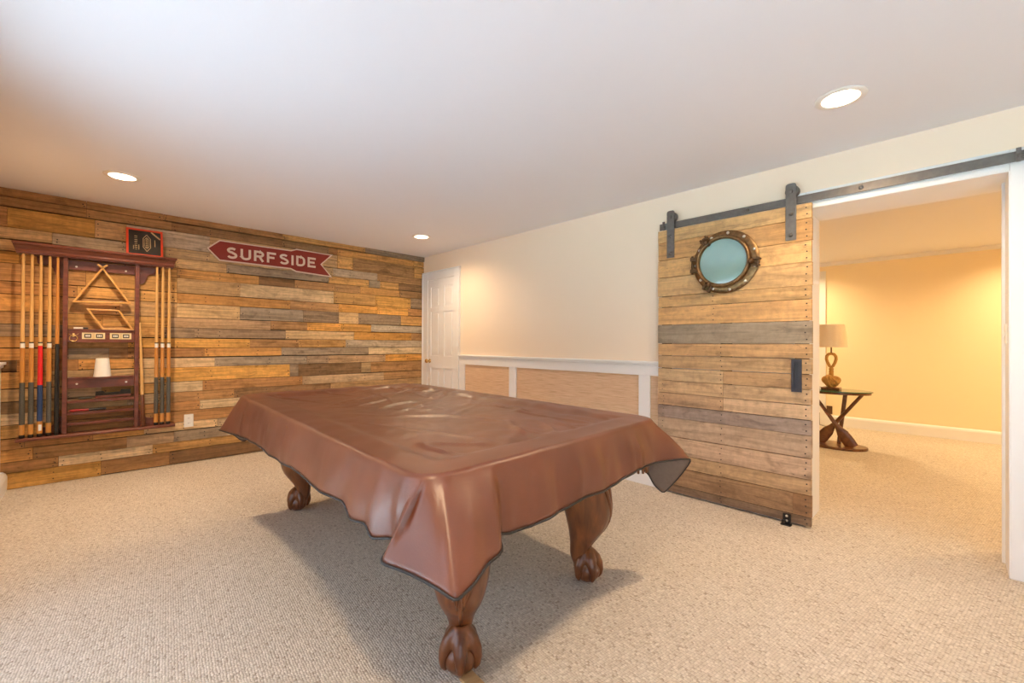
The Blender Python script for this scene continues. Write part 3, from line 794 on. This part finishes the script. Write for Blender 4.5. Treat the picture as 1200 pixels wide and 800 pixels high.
tag(s.build('white_cup', M['frost'], origin=(-5.262, .064, .895), smooth='auto'), 'white tumbler upside down on the middle shelf of the cue rack', 'cup')
bb = thing('table_brush', (-5.28, .14, .70), 'table brush with black bristles lying on the upper ball shelf', 'brush')
s = MB(); s.prism([(.02, .703), (.255, .708), (.258, .724), (.25, .730), (.025, .726), (.017, .715)], -5.3, -5.262, 'x'); s.build('brush_back', M['rackwood'], bb, bevel=.003)
s = MB(); s.prism([(.02, .727), (.254, .731), (.252, .770), (.19, .771), (.18, .752), (.085, .750), (.07, .764), (.022, .763)], -5.297, -5.266, 'x'); s.build('bristles', M['bristle'], bb)
s = MB(); s.tube([(-5.28, -.085, .7095), (-5.28, -.05, .7105), (-5.28, .0, .7095)], [.006, .009, .008], 12)
tag(s.build('tip_tool', M['greywrap'], origin=(-5.28, -.04, .70), smooth='auto'), 'small grey tool beside the black table brush', 'tool')
rh = thing('cue_tool', (-5.28, -.02, .598), 'slim red and black handle lying on the second ball shelf', 'tool')
s = MB(); s.tube([(-5.255, -.137, .610), (-5.255, -.125, .612), (-5.255, -.06, .612), (-5.255, -.02, .611)], [.006, .0105, .011, .0095], 12); s.build('red_grip', M['redhandle'], rh, smooth='auto')
s = MB(); s.tube([(-5.255, -.02, .611), (-5.255, .08, .611), (-5.255, .09, .611)], [.0105, .0105, .007], 12); s.build('black_end', M['black'], rh, smooth='auto')

# framed black plaque on the cornice
pq = thing('framed_plaque', (-5.23, .34, 1.996), 'small red-framed black picture with gold lettering standing on the cue rack cornice', 'picture frame')
tilt = .3
def PQ(u, v, d): # u along y, v up the face, d out of the face
    return (-5.222-v*sin(tilt)+d*cos(tilt), u, 1.9965+v*cos(tilt)+d*sin(tilt))
def pbox(mb, u0, u1, v0, v1, d0, d1, mi=0):
    c = Vector(PQ((u0+u1)/2, (v0+v1)/2, (d0+d1)/2))
    mb.obox(c, (0, (u1-u0)/2, 0), Vector((-sin(tilt), 0, cos(tilt)))*(v1-v0)/2, Vector((cos(tilt), 0, sin(tilt)))*(d1-d0)/2, mi)
def pstroke(mb, p, q_, w=.0022, d0=.0015, d1=.0023):
    p, q_ = Vector(p), Vector(q_); t = (q_-p).normalized(); n = Vector((-t.y, t.x))*w
    P = [p+n, q_+n, q_-n, p-n]
    A = [mb.bm.verts.new(PQ(a.x, a.y, d0)) for a in P]; B = [mb.bm.verts.new(PQ(a.x, a.y, d1)) for a in P]
    mb.bm.faces.new(A); mb.bm.faces.new(B)
    for i in range(4): mb.bm.faces.new((A[i], A[(i+1) % 4], B[(i+1) % 4], B[i]))
U0, U1, V1 = .212, .474, .272
s = MB(); t_ = .017
pbox(s, U0, U1, 0, t_, -.012, .006); pbox(s, U0, U1, V1-t_, V1, -.012, .006); pbox(s, U0, U0+t_, t_, V1-t_, -.012, .006); pbox(s, U1-t_, U1, t_, V1-t_, -.012, .006)
s.build('frame', M['framered'], pq, bevel=.002)
s = MB(); pbox(s, U0+t_, U1-t_, t_, V1-t_, -.012, .001); s.build('panel', M['plaque'], pq)
s = MB(); cu, cv = U0+.145, .135
dia = [(cu, cv+.085), (cu+.026, cv+.045), (cu+.026, cv-.045), (cu, cv-.085), (cu-.026, cv-.045), (cu-.026, cv+.045)]
for i in range(6): pstroke(s, dia[i], dia[(i+1) % 6], .0022)
dia2 = [(cu+(a-cu)*.66, cv+(b_-cv)*.72) for a, b_ in dia]
for i in range(6): pstroke(s, dia2[i], dia2[(i+1) % 6], .0012)
for k in range(6): pstroke(s, (cu-.009, cv-.042+k*.017), (cu+.009, cv-.042+k*.017), .0035)
for k in range(8): pstroke(s, (U0+.058, .062+k*.019), (U0+.078, .062+k*.019), .003 if k % 3 else .0015)
pstroke(s, (U0+.088, .06), (U0+.088, .11)); pstroke(s, (U0+.05, .06), (U0+.05, .1), .0015)
pstroke(s, (cu+.058, cv-.03), (cu+.058, cv+.04), .0028)
pstroke(s, (U1-.085, V1-.02), (U1-.019, V1-.085), .0065)
s.build('gold_lettering', M['gold'], pq)

# ------------------------------------------------------------------ cues
Z0 = .4225
def cue_part(t, name, prof, m, label=None, smooth='auto'):
    mb = MB(); mb.lathe(prof, ORG[t], 'z', 18); mb.build(name, m, t, smooth=smooth, label=label)
def cue(kind, loc, label, group='pool cues in the wall rack'):
    t = thing('pool_cue', loc, label, 'pool cue', group)
    if kind == 'house':
        cue_part(t, 'bumper', [(.014, 0), (.0165, .004), (.0165, .026)], M['black'])
        cue_part(t, 'butt_sleeve', [(.0167, .026), (.0165, .108)], M['honey'])
        cue_part(t, 'wrap', [(.0165, .108), (.0155, .448)], M['greywrap'])
        cue_part(t, 'forearm', [(.0153, .448), (.0135, .728)], M['honey'])
        cue_part(t, 'joint_collar', [(.0138, .728), (.0138, .732), (.0135, .766), (.0135, .772)], M['white'])
        cue_part(t, 'joint_ring', [(.0139, .766), (.0139, .776)], M['black'])
        cue_part(t, 'shaft', [(.0128, .776), (.0105, 1.15), (.0082, 1.4885)], M['maple'])
    elif kind == 'red':
        cue_part(t, 'bumper', [(.014, 0), (.017, .004), (.017, .026)], M['black'])
        cue_part(t, 'butt_sleeve', [(.0172, .026), (.0172, .127)], M['honey'])
        mb = MB(); o = ORG[t]; mb.box(o.x+.0165, o.x+.0178, o.y-.006, o.y+.012, o.z+.05, o.z+.1); mb.build('sticker', M['white'], t, label='white decal on the butt')
        cue_part(t, 'wrap', [(.0168, .127), (.0158, .423)], M['bluewrap'], 'dark blue wrap')
        cue_part(t, 'forearm', [(.0158, .423), (.014, .745)], M['redpaint'], 'glossy red forearm')
        cue_part(t, 'joint_collar', [(.0135, .745), (.0132, .766)], M['platecream'])
        cue_part(t, 'joint_ring', [(.0138, .766), (.0138, .776)], M['dark'])
        cue_part(t, 'shaft', [(.0128, .776), (.0105, 1.15), (.0082, 1.4885)], M['maple'])
    else:
        cue_part(t, 'bumper', [(.014, 0), (.0165, .004), (.0165, .026)], M['black'])
        cue_part(t, 'butt', [(.0166, .026), (.0155, .45), (.0135, .76)], M['blackgloss'], 'all black lacquered butt')
        cue_part(t, 'shaft', [(.0128, .76), (.0105, 1.15), (.0082, 1.4885)], M['honey'])
    return t
CX = -5.235
c1 = cue('house', (CX, -.404, Z0), 'leftmost of the five cues at the left end of the wall rack, grey wrap')
copy_thing(c1, (CX, -.356, Z0), 'second cue from the left end of the rack, grey wrap, left of the red cue')
cue('red', (CX, -.307, Z0), 'cue with a red forearm and dark blue grip among the left cues')
copy_thing(c1, (CX, -.257, Z0), 'cue with a grey wrap standing between the red cue and the black cue')
cue('black', (CX, -.212, Z0), 'cue with an all black butt beside the left upright of the rack')
copy_thing(c1, (CX, .431, Z0), 'left one of the three matching cues at the right end of the rack')
copy_thing(c1, (CX, .475, Z0), 'middle one of the three matching cues at the right end of the rack')
copy_thing(c1, (CX, .522, Z0), 'rightmost cue of the wall rack, nearest the wall outlet')
scq = thing('short_cue', (-5.235, .338, Z0), 'short cue with a dark butt leaning on the right upright of the rack', 'pool cue', 'pool cues in the wall rack')
A_, B_ = Vector((-5.228, .340, Z0+.004)), Vector((-5.228, .312, 1.38))
mb = MB(); mb.tube([A_, A_.lerp(B_, .015), A_.lerp(B_, .305)], [.013, .0165, .0145], 16); mb.build('butt', M['mahog'], scq, smooth='auto')
mb = MB(); mb.tube([A_.lerp(B_, .305), A_.lerp(B_, .7), B_], [.0142, .0105, .006], 16); mb.build('shaft', M['maple'], scq, smooth='auto')

# ------------------------------------------------------------------ pool table
QN, QL, QF, QR = Vector((-.995, .635)), Vector((-3.535, .735)), Vector((-3.575, 2.165)), Vector((-1.03, 2.06))
ZT = .832
def Q(a, b):    # a 0 near .. 1 far end along the length, b 0 camera side .. 1 wall side
    return (QN*(1-a)+QL*a)*(1-b)+(QR*(1-a)+QF*a)*b
pt = thing('pool_table', (-2.28, 1.40, 0), 'pool table on carved cabriole legs with claw and ball feet', 'pool table')
def qslab(mb, ins, z0, z1, insb=None, mi=0):
    la, lb = 2.54, 1.43
    A = [Q(ins/la, ins/lb), Q(1-ins/la, ins/lb), Q(1-ins/la, 1-ins/lb), Q(ins/la, 1-ins/lb)]
    insb = ins if insb is None else insb
    B = [Q(insb/la, insb/lb), Q(1-insb/la, insb/lb), Q(1-insb/la, 1-insb/lb), Q(insb/la, 1-insb/lb)]
    mb.rings([[(*p, z0) for p in B], [(*p, z1) for p in A]], mi=mi)
mb = MB(); qslab(mb, .04, .745, .800); mb.build('rail_top', M['mahog'], pt, bevel=.01)
mb = MB(); qslab(mb, .20, .70, .745); mb.build('slate_bed', M['slate'], pt)
# apron with scalloped lower edge
la, lb = 2.54, 1.43
mb = MB()
def apron_side(p0, p1):
    d = (p1-p0); L_ = d.length; t = d.normalized(); n = Vector((-t.y, t.x))*.018
    N_ = 40; rings = []
    for i in range(N_+1):
        u = i/N_; e = min(u, 1-u)*L_
        zb = .560+.085*min(1, max(0, (e-.24)/.16))**.7
        p = p0+d*u
        rings.append([(p.x+n.x, p.y+n.y, zb), (p.x-n.x, p.y-n.y, zb), (p.x-n.x, p.y-n.y, .745), (p.x+n.x, p.y+n.y, .745)])
    mb.rings(rings)
ia, ib = .14/la, .14/lb
cn = [Q(ia, ib), Q(1-ia, ib), Q(1-ia, 1-ib), Q(ia, 1-ib)]
for i in range(4): apron_side(cn[i], cn[(i+1) % 4])
mb.build('apron', M['mahog'], pt, bevel=.003)

def table_leg(foot, out):
    f0 = Vector((*foot, 0)); w = Vector((*out, 0)).normalized(); s_ = Vector((-w.y, w.x, 0))
    # (height, outward offset, half width outward, half width sideways)
    prof = [(.052, .012, .055, .054), (.09, .0, .056, .053), (.12, -.022, .046, .045), (.15, -.027, .045, .044), (.194, -.016, .056, .053), (.23, -.003, .073, .066), (.27, .010, .092, .082), (.32, .016, .109, .096),
            (.38, .012, .120, .108), (.45, .0, .124, .117), (.52, -.012, .124, .124), (.60, -.02, .122, .126), (.66, -.02, .12, .126)]
    # resample
    R = []
    for i in range(len(prof)-1):
        for k in range(4):
            u = k/4; p0 = prof[max(i-1, 0)]; p1 = prof[i]; p2 = prof[i+1]; p3 = prof[min(i+2, len(prof)-1)]
            R.append([.5*(2*b+(c-a)*u+(2*a-5*b+4*c-d)*u*u+(3*b-a-3*c+d)*u**3) for a, b, c, d in zip(p0, p1, p2, p3)])
    R.append(list(prof[-1]))
    mb = MB(); rings = []
    for z, o, a, b in R:
        ring = []
        for k in range(28):
            t = 2*pi*k/28; cx, sx_ = cos(t), sin(t)
            e = .72   # rounded-square section with its edge facing outward
            ring.append(f0+w*(o+a*abs(cx)**e*(1 if cx > 0 else -1))+s_*(b*abs(sx_)**(1/e*.8)*(1 if sx_ > 0 else -1))+Vector((0, 0, z)))
        rings.append(ring)
    mb.rings(rings)
    lg = mb.build('leg', M['mahog'], pt, smooth='auto')
    # claw and ball
    mb = MB(); mb.sphere(f0+w*.016+Vector((0, 0, .058)), .058, 24, (1.1, 1.1, .995)); mb.build('ball_foot', M['mahog'], lg, smooth=True)
    mb = MB()
    for ang in (0, 68, -68, 135, -135):
        d = w*cos(radians(ang))+s_*sin(radians(ang)); c0 = f0+w*.012
        pts = [c0+d*.002+Vector((0, 0, .155)), c0+d*.022+Vector((0, 0, .135)), c0+d*.044+Vector((0, 0, .116)), c0+d*.060+Vector((0, 0, .092)), c0+d*.067+Vector((0, 0, .064)), c0+d*.065+Vector((0, 0, .040)), c0+d*.056+Vector((0, 0, .020))]
        mb.tube(pts, [.030, .033, .030, .024, .018, .014, .007], 12)
    cl = mb.build('claw', M['mahog'], lg, smooth=True)
    rm = cl.modifiers.new('fuse', 'REMESH'); rm.mode = 'VOXEL'; rm.voxel_size = .005; rm.use_smooth_shade = True
    sm_ = cl.modifiers.new('soften', 'SMOOTH'); sm_.factor = .5; sm_.iterations = 3
    # carved leaf on the knee
    mb = MB()
    for ang, l0 in ((-58, .24), (-30, .20), (0, .10), (30, .20), (58, .24)):
        pts = []
        for k in range(11):
            z = .60-(.60-l0-.08)*k/10
            # interpolate leg section
            for i in range(len(R)-1):
                if R[i][0] <= z <= R[i+1][0]:
                    u = (z-R[i][0])/(R[i+1][0]-R[i][0]); o, a, b = (R[i][j]*(1-u)+R[i+1][j]*u for j in (1, 2, 3)); break
            an = radians(ang*(1-.75*k/10)); cx, sx_ = cos(an), sin(an)
            pts.append(f0+w*(o+a*abs(cx)**.72)+s_*(b*abs(sx_)**(1/.72*.8)*(1 if sx_ > 0 else -1))+Vector((0, 0, z)))
        mb.tube(pts, [.017]+[.017-.010*k/10 for k in range(1, 11)], 8)
    mb.build('carved_leaf', M['mahog'], lg, smooth=True)
table_leg((-1.275, .985), (.78, -.62)); table_leg((-1.31, 1.80), (.75, .66)); table_leg((-3.275, 1.075), (-.75, -.66)); table_leg((-3.31, 1.86), (-.75, .66))
# pocket nets with fringe
for (a, b, fz) in ((.045, .08, .61), (.5, .035, .6), (.965, .06, .55), (.040, .955, .555), (.5, .965, .6), (.965, .94, .5)):
    c0 = Q(a, b); mb = MB()
    mb.lathe([(.056, .795), (.060, .76), (.056, .70), (.042, .668), (.001, .655)], (c0.x, c0.y, 0), 'z', 18)
    po = mb.build('pocket', M['mahog'], pt, smooth=True)
    mb = MB()
    for k in range(14):
        t = 2*pi*k/14; p = Vector((c0.x+.05*cos(t), c0.y+.05*sin(t), 0))
        mb.tube([p+Vector((0, 0, .70)), p+Vector((.006*cos(t), .006*sin(t), (.70+fz)/2)), p+Vector((.004*cos(t), .004*sin(t), fz))], [.007, .009, .006], 6)
    mb.build('fringe', M['mahog'], po, smooth=True)
# shim under the near foot
s = MB(); s.obox((-1.165, .968, .006), (.062, -.004, 0), (.002, .027, 0), (0, 0, .006))
tag(s.build('wood_shim', M['shim'], origin=(-1.165, .968, 0), bevel=.001), 'small pale wooden shim on the carpet by the nearest table foot', 'shim')

# ------------------------------------------------------------------ vinyl cover
HEM = [  # (perimeter position, hem point): 0 near corner, 1 left corner, 2 far corner, 3 right corner
 (.000, (-1.03, .563, .617)), (.006, (-1.075, .550, .615)), (.014, (-1.10, .612, .642)),
 (.04, (-1.13, .618, .640)), (.075, (-1.205, .594, .622)), (.100, (-1.258, .611, .648)), (.145, (-1.370, .604, .629)), (.185, (-1.467, .621, .655)), (.27, (-1.683, .617, .642)), (.35, (-1.893, .640, .637)),
 (.42, (-2.066, .636, .645)), (.48, (-2.219, .652, .629)), (.56, (-2.42, .648, .630)), (.65, (-2.647, .665, .627)), (.76, (-2.927, .674, .616)), (.87, (-3.20, .672, .604)), (.965, (-3.48, .648, .594)),
 (.985, (-3.60, .640, .588)), (1.0, (-3.585, .715, .555)), (1.018, (-3.53, .775, .492)), (1.045, (-3.565, .84, .53)), (1.10, (-3.575, .92, .58)), (1.3, (-3.595, 1.2, .60)), (1.5, (-3.59, 1.45, .59)), (1.7, (-3.605, 1.75, .60)), (1.93, (-3.61, 2.06, .59)),
 (1.98, (-3.67, 2.20, .56)), (2.0, (-3.66, 2.25, .50)), (2.02, (-3.58, 2.24, .52)), (2.06, (-3.45, 2.185, .55)), (2.2, (-3.05, 2.19, .55)), (2.4, (-2.55, 2.155, .56)), (2.6, (-2.05, 2.15, .55)), (2.8, (-1.55, 2.115, .555)), (2.93, (-1.22, 2.10, .545)),
 (2.962, (-1.125, 2.10, .530)), (2.978, (-1.10, 2.120, .462)), (2.992, (-1.065, 2.150, .418)), (3.012, (-.985, 2.185, .53)), (3.026, (-.930, 2.195, .618)), (3.045, (-.945, 2.10, .632)), (3.10, (-.991, 1.921, .639)), (3.21, (-.985, 1.754, .641)), (3.39, (-.979, 1.491, .610)),
 (3.51, (-.969, 1.329, .624)), (3.61, (-.974, 1.193, .606)), (3.72, (-.960, 1.033, .606)), (3.80, (-.962, .930, .612)), (3.822, (-.968, .885, .624)), (3.838, (-.890, .845, .616)), (3.88, (-.868, .765, .611)), (3.93, (-.838, .680, .600)), (3.957, (-.820, .618, .592)), (3.975, (-.885, .605, .606)), (3.988, (-.965, .585, .614))]
HEM += [(a+4, b) for a, b in HEM if a < .3]
HEM.sort(key=lambda h: h[0])
def hem_at(s):
    for (s0, p0), (s1, p1) in zip(HEM, HEM[1:]):
        if s0 <= s <= s1:
            u = (s-s0)/(s1-s0); 
            if .05 < s1-s0: u = u*u*(3-2*u)*.5+u*.5
            return Vector(p0).lerp(Vector(p1), u)
    return Vector(HEM[-1][1])
def spaced(n, dense, length, R):
    e = R/length
    a = [e*i/dense for i in range(dense)]; b = [e+(1-2*e)*i/n for i in range(n)]; c = [1-e+e*i/dense for i in range(dense+1)]
    return a+b+c
RC = .085
U = spaced(150, 14, 2.54, RC); V = spaced(110, 14, 1.43, RC)
bm = bmesh.new(); g = {}
def round_corner(u, v):
    ea, eb = RC/la, RC/lb
    cu = ea if u < ea else (1-ea if u > 1-ea else None); cv = eb if v < eb else (1-eb if v > 1-eb else None)
    if cu is None or cv is None: return u, v
    x, y = (u-cu)/ea, (v-cv)/eb
    m_ = max(abs(x), abs(y)); r = math.hypot(x, y)
    if r < 1e-9: return u, v
    return cu+x*m_/r*ea, cv+y*m_/r*eb
RO = .022
def top_z(p, u, v):
    e = min(u*la, (1-u)*la, v*lb, (1-v)*lb)
    t = min(1, max(0, (e-.10)/.09)); t = t*t*(3-2*t)
    z = ZT-.020*t
    z += .009*t*noise.noise(Vector((p.x*1.3+p.y*1.0, p.y*3.4-p.x*.6, .3)))
    for (ax_, ay_, fq, off) in ((.55, 1.0, 3.2, 4.1), (-.35, 1.0, 4.2, 11.3), (.9, .45, 3.0, 17.9)):
        w1 = (p.x*ay_-p.y*ax_)*.9; w2 = (p.x*ax_+p.y*ay_)*fq
        rn = abs(noise.noise(Vector((w1, w2, off))))
        z += .016*max(0, .08-rn)/.08*t*max(0, noise.noise(Vector((p.x*1.4, p.y*1.7, off+5)))+.12)
    far = max(0, (v-.70)/.30)     # puckers along the wall-side rail
    if far > 0:
        z += .026*far*min(1, e/.05)*noise.noise(Vector((p.x*7+p.y*4, p.y*2.5, 2.2)))*min(1, u*3)
    if u > .86: z += .008*((u-.86)/.14)*noise.noise(Vector((p.x*4, p.y*6, 7.7)))
    z += .0022*noise.noise(Vector((p.x*9, p.y*9, 1.)))+.0016*t*noise.noise(Vector((p.x*16+p.y*6, p.y*22, 3.)))
    return z
for i, u in enumerate(U):
    for j, v in enumerate(V):
        uu, vv = round_corner(u, v)
        k_a, k_b = RO/la, RO/lb
        p = Q(k_a+uu*(1-2*k_a), k_b+vv*(1-2*k_b))
        g[i, j] = bm.verts.new((p.x, p.y, top_z(p, uu, vv)))
ni, nj = len(U), len(V)
for i in range(ni-1):
    for j in range(nj-1): bm.faces.new((g[i, j], g[i+1, j], g[i+1, j+1], g[i, j+1]))
loop = [(i, 0, U[i]) for i in range(ni-1)]+[(ni-1, j, 1+V[j]) for j in range(nj-1)]+[(i, nj-1, 2+(1-U[i])) for i in range(ni-1, 0, -1)]+[(0, j, 3+(1-V[j])) for j in range(nj-1, 0, -1)]
tops = [g[i, j] for i, j, s in loop]; n = len(loop)
outs = []
for k in range(n):
    t = (tops[(k+1) % n].co-tops[k-1].co); t.z = 0; t.normalize()
    o = Vector((t.y, -t.x, 0)); cen = Vector((-2.28, 1.40, 0))
    if o.dot(tops[k].co-cen) < 0: o = -o
    outs.append(o)
hems = [hem_at(s) for _, _, s in loop]
for _ in range(2): hems = [hems[k-1]*.22+hems[k]*.56+hems[(k+1) % n]*.22 for k in range(n)]
rows_ = [tops]
NA = 5; NS = 14
for a in range(1, NA+1):
    an = radians(68)*a/NA
    rows_.append([bm.verts.new(tops[k].co+outs[k]*RO*sin(an)-Vector((0, 0, RO*(1-cos(an))))) for k in range(n)])
last = [v.co.copy() for v in rows_[-1]]
for a in range(1, NS+1):
    t = a/NS; row = []
    for k in range(n):
        s = loop[k][2]
        p = last[k].lerp(hems[k], t)
        amp = sin(pi*t)
        if s > 3.962 or s < .004: amp *= -1.6
        p += outs[k]*(amp*(.006+.013*noise.noise(Vector((s*9, t*1.2, 3.3))))+min(1, t*3)*(1-t*.3)*(.010*noise.noise(Vector((s*22, t*.7, 5.1)))+.016*max(0, noise.noise(Vector((s*15, t*.5, 8.8)))-.22)))
        row.append(bm.verts.new(p))
    rows_.append(row)
for r0, r1 in zip(rows_, rows_[1:]):
    for k in range(n):
        j = (k+1) % n; bm.faces.new((r0[k], r0[j], r1[j], r1[k]))
hem_line = [v.co.copy() for v in rows_[-1]]
mb = MB(); mb.bm.free(); mb.bm = bm
cv = thing('table_cover', (-2.28, 1.40, .60), 'brown vinyl cover draped over the pool table with pointed corners hanging down', 'table cover')
bmesh.ops.recalc_face_normals(bm, faces=bm.faces)
co = mb.build('cover_sheet', [M['vinyl'], M['lining']], cv, smooth=True, fixn=False)
sm = co.modifiers.new('thickness', 'SOLIDIFY'); sm.thickness = .0025; sm.offset = -1; sm.material_offset = 1; sm.use_rim = True; sm.material_offset_rim = 0
mb = MB(); mb.tube(hem_line, .0042, 6, closed=True); mb.build('hem_binding', M['piping'], cv, smooth=True, label='black bound hem')

# ------------------------------------------------------------------ oar table and rope lamp in the next room
TC = Vector((-.955, 6.32, 0))
stb = thing('oar_side_table', TC, 'small side table with crossed wooden oars under a glass top, in the yellow room', 'side table')
def oval(a, b, n=40): return [(TC.x+a*cos(2*pi*k/n), TC.y+b*sin(2*pi*k/n)) for k in range(n)]
s = MB(); s.prism(oval(.29, .21), 0, .03, 'z'); s.build('base_board', M['tablewood'], stb, bevel=.006)
s = MB(); s.prism(oval(.32, .23), .635, .662, 'z'); s.build('table_top', M['tablewood'], stb, bevel=.004)
s = MB(); s.prism(oval(.335, .245), .662, .672, 'z'); s.build('glass_top', M['greenglass'], stb, bevel=.002, label='green edged glass sheet')
def oar(a, b, dy):
    a, b = Vector(a), Vector(b); mb = MB(); d = (b-a)
    rings = []; t = d.normalized(); sd = t.cross(Vector((0, 1, 0))).normalized()
    for u, w_, th in ((0, .018, .018), (.3, .019, .019), (.56, .022, .022), (.66, .032, .019), (.76, .058, .013), (.9, .064, .011), (1, .058, .011)):
        p = a+d*u
        rings.append([p+sd*w_*cos(2*pi*k/14)+Vector((0, 1, 0))*th*sin(2*pi*k/14) for k in range(14)])
    mb.rings(rings); mb.build('oar', M['tablewood'], stb, smooth='auto')
oar((TC.x-.235, TC.y-.06, .632), (TC.x+.16, TC.y-.075, .032), 0)
oar((TC.x+.235, TC.y+.0, .632), (TC.x-.185, TC.y-.01, .032), 0)
s = MB(); s.tube([(TC.x+.07, TC.y+.09, .634), (TC.x+.01, TC.y+.06, .031)], [.022, .020], 12); s.build('post', M['tablewood'], stb, smooth='auto')
LC = Vector((-1.01, 6.33, .6725))
lp = thing('rope_lamp', LC, 'table lamp with a knotted rope base and beige shade on the oar table', 'lamp')
s = MB(); s.box(LC.x-.09, LC.x+.09, LC.y-.075, LC.y+.075, LC.z, LC.z+.028); s.build('base_block', M['tablewood'], lp, bevel=.004)
s = MB(); kc = LC+Vector((0, 0, .098)); R_ = .062
for kk in range(3):
    Mx = Matrix.Rotation(radians(60*kk+15), 3, 'Z') @ Matrix.Rotation(radians(68), 3, 'X')
    for off in (-.024, .0, .024):
        s.tube([kc+Mx @ Vector(((R_-.4*abs(off)+.010*sin(3*t*2*pi/28+kk*2))*cos(t*2*pi/28)*1.22, (R_-.4*abs(off)+.010*sin(3*t*2*pi/28+kk*2))*sin(t*2*pi/28), off)) for t in range(28)], .0155, 8, closed=True)
s.build('rope_knot', M['rope'], lp, smooth=True)
s = MB()
for ph in (0, pi):
    s.tube([LC+Vector((.011*cos(ph+t*.9), .011*sin(ph+t*.9), .15+t*.0085)) for t in range(14)], .0155, 8)
s.build('rope_neck', M['rope'], lp, smooth=True)
s = MB(); zb = LC.z+.262
lpts = [(0, 0), (.018, .02), (.036, .06), (.047, .10), (.044, .135), (.028, .158), (0, .166), (-.028, .158), (-.044, .135), (-.047, .10), (-.036, .06), (-.018, .02)]
s.tube([(LC.x+a, LC.y, zb+b) for a, b in lpts], .0165, 10, closed=True); s.build('rope_loop', M['rope'], lp, smooth=True)
s = MB(); s.tube([(LC.x, LC.y, zb+.178), (LC.x, LC.y, zb+.40)], .008, 10); s.build('stem', M['brass_old'], lp, smooth=True)
s = MB(); s.lathe([(.158, LC.z+.505), (.160, LC.z+.507), (.127, LC.z+.775), (.125, LC.z+.775)], (LC.x, LC.y, 0), 'z', 40, caps=False)
so = s.build('lamp_shade', M['shade'], lp, smooth='auto'); sm = so.modifiers.new('t', 'SOLIDIFY'); sm.thickness = .002
s = MB()
for k in range(3):
    t = 2*pi*k/3; s.tube([(LC.x, LC.y, zb+.395), (LC.x+.127*cos(t), LC.y+.127*sin(t), LC.z+.77)], .002, 6)
s.build('shade_spider', M['brass_old'], lp)
s = MB(); s.tube([(LC.x-.09, LC.y+.04, .69), (LC.x-.22, LC.y+.2, .685), (LC.x-.32, LC.y+.5, .50), (-1.40, YF-.06, .18), (-1.405, YF-.035, .11), (-1.39, YF-.10, .008), (-1.30, YF-.2, .006)], .004, 6)
s.build('power_cord', M['black'], lp, smooth=True)
bo = MB(); bo.box(-1.32, -1.25, YF-.008, YF-.0005, .17, .29)
for z in (.205, .255): bo.lathe([(.015, YF-.008), (.015, YF-.011), (.001, YF-.011)], (-1.285, 0, z), 'y', 14)
tag(bo.build('wall_socket', M['brownplate'], origin=(-1.285, YF, .23), bevel=.002), 'brown wall socket behind the oar table', 'outlet')

# ------------------------------------------------------------------ outside
l = MB(); l.box(-30, 30, -40, -9, -.3, -.14); struct(l.build('ground_lawn', M['lawn']))
l = MB(); l.box(-12, 10, -9, YS-.16, -.3, -.12); struct(l.build('ground_patio', M['patio']))
sd = bpy.data.lights.new('sun', 'SUN'); sd.energy = 49; sd.angle = radians(1); sd.color = (.62, .85, .98)
so_ = bpy.data.objects.new('sun', sd); COL.objects.link(so_); so_.rotation_euler = Vector((-1, -.12, -1.0)).to_track_quat('-Z', 'Y').to_euler()
wd = bpy.data.worlds.new('World'); sc.world = wd; wd.use_nodes = True
N, L = wd.node_tree.nodes, wd.node_tree.links
bg = N['Background']; bg.inputs['Strength'].default_value = 3.0
tc = N.new('ShaderNodeTexCoord'); sp = N.new('ShaderNodeSeparateXYZ'); L.new(tc.outputs['Generated'], sp.inputs[0])
r = ramp(N, [(.0, (.66, .76, .92)), (.06, (.76, .85, 1.0)), (.22, (.72, .84, 1.0)), (1, (.60, .75, 1.0))]); L.new(sp.outputs['Z'], r.inputs['Fac']); L.new(r.outputs['Color'], bg.inputs['Color'])
for (a, b, z0, z1) in WIN:
    ld = bpy.data.lights.new('window_portal', 'AREA'); ld.shape = 'RECTANGLE'; ld.size = b-a; ld.size_y = z1-z0
    ld.cycles.is_portal = True
    lo = bpy.data.objects.new('window_portal', ld); COL.objects.link(lo); lo.location = ((a+b)/2, YS-.17, (z0+z1)/2); lo.rotation_euler = (radians(90), 0, 0)   # faces +y

# ------------------------------------------------------------------ camera
cam = bpy.data.cameras.new('camera'); cam.sensor_width = 36; cam.lens = 503.4/1200*36; cam.clip_start = .02
co_ = bpy.data.objects.new('camera', cam); COL.objects.link(co_)
yaw, pitch, roll = .797372, .00509, .00458
F = Vector((-sin(yaw)*cos(pitch), cos(yaw)*cos(pitch), sin(pitch))); R0 = Vector((cos(yaw), sin(yaw), 0)); U0_ = R0.cross(F)
R2 = R0*cos(roll)+U0_*sin(roll); U2 = U0_*cos(roll)-R0*sin(roll)
mtx = Matrix((R2, U2, -F)).transposed().to_4x4(); mtx.translation = (0, 0, 1.2024)
co_.matrix_world = mtx
sc.camera = co_
sc.view_settings.view_transform = 'Standard'; sc.view_settings.look = 'None'; sc.view_settings.gamma = 1; sc.view_settings.use_curve_mapping = False
sc.view_settings.exposure = 0.0
sc.cycles.use_denoising = True
sc.cycles.max_bounces = 10; sc.cycles.diffuse_bounces = 6
sc.cycles.sample_clamp_indirect = 60
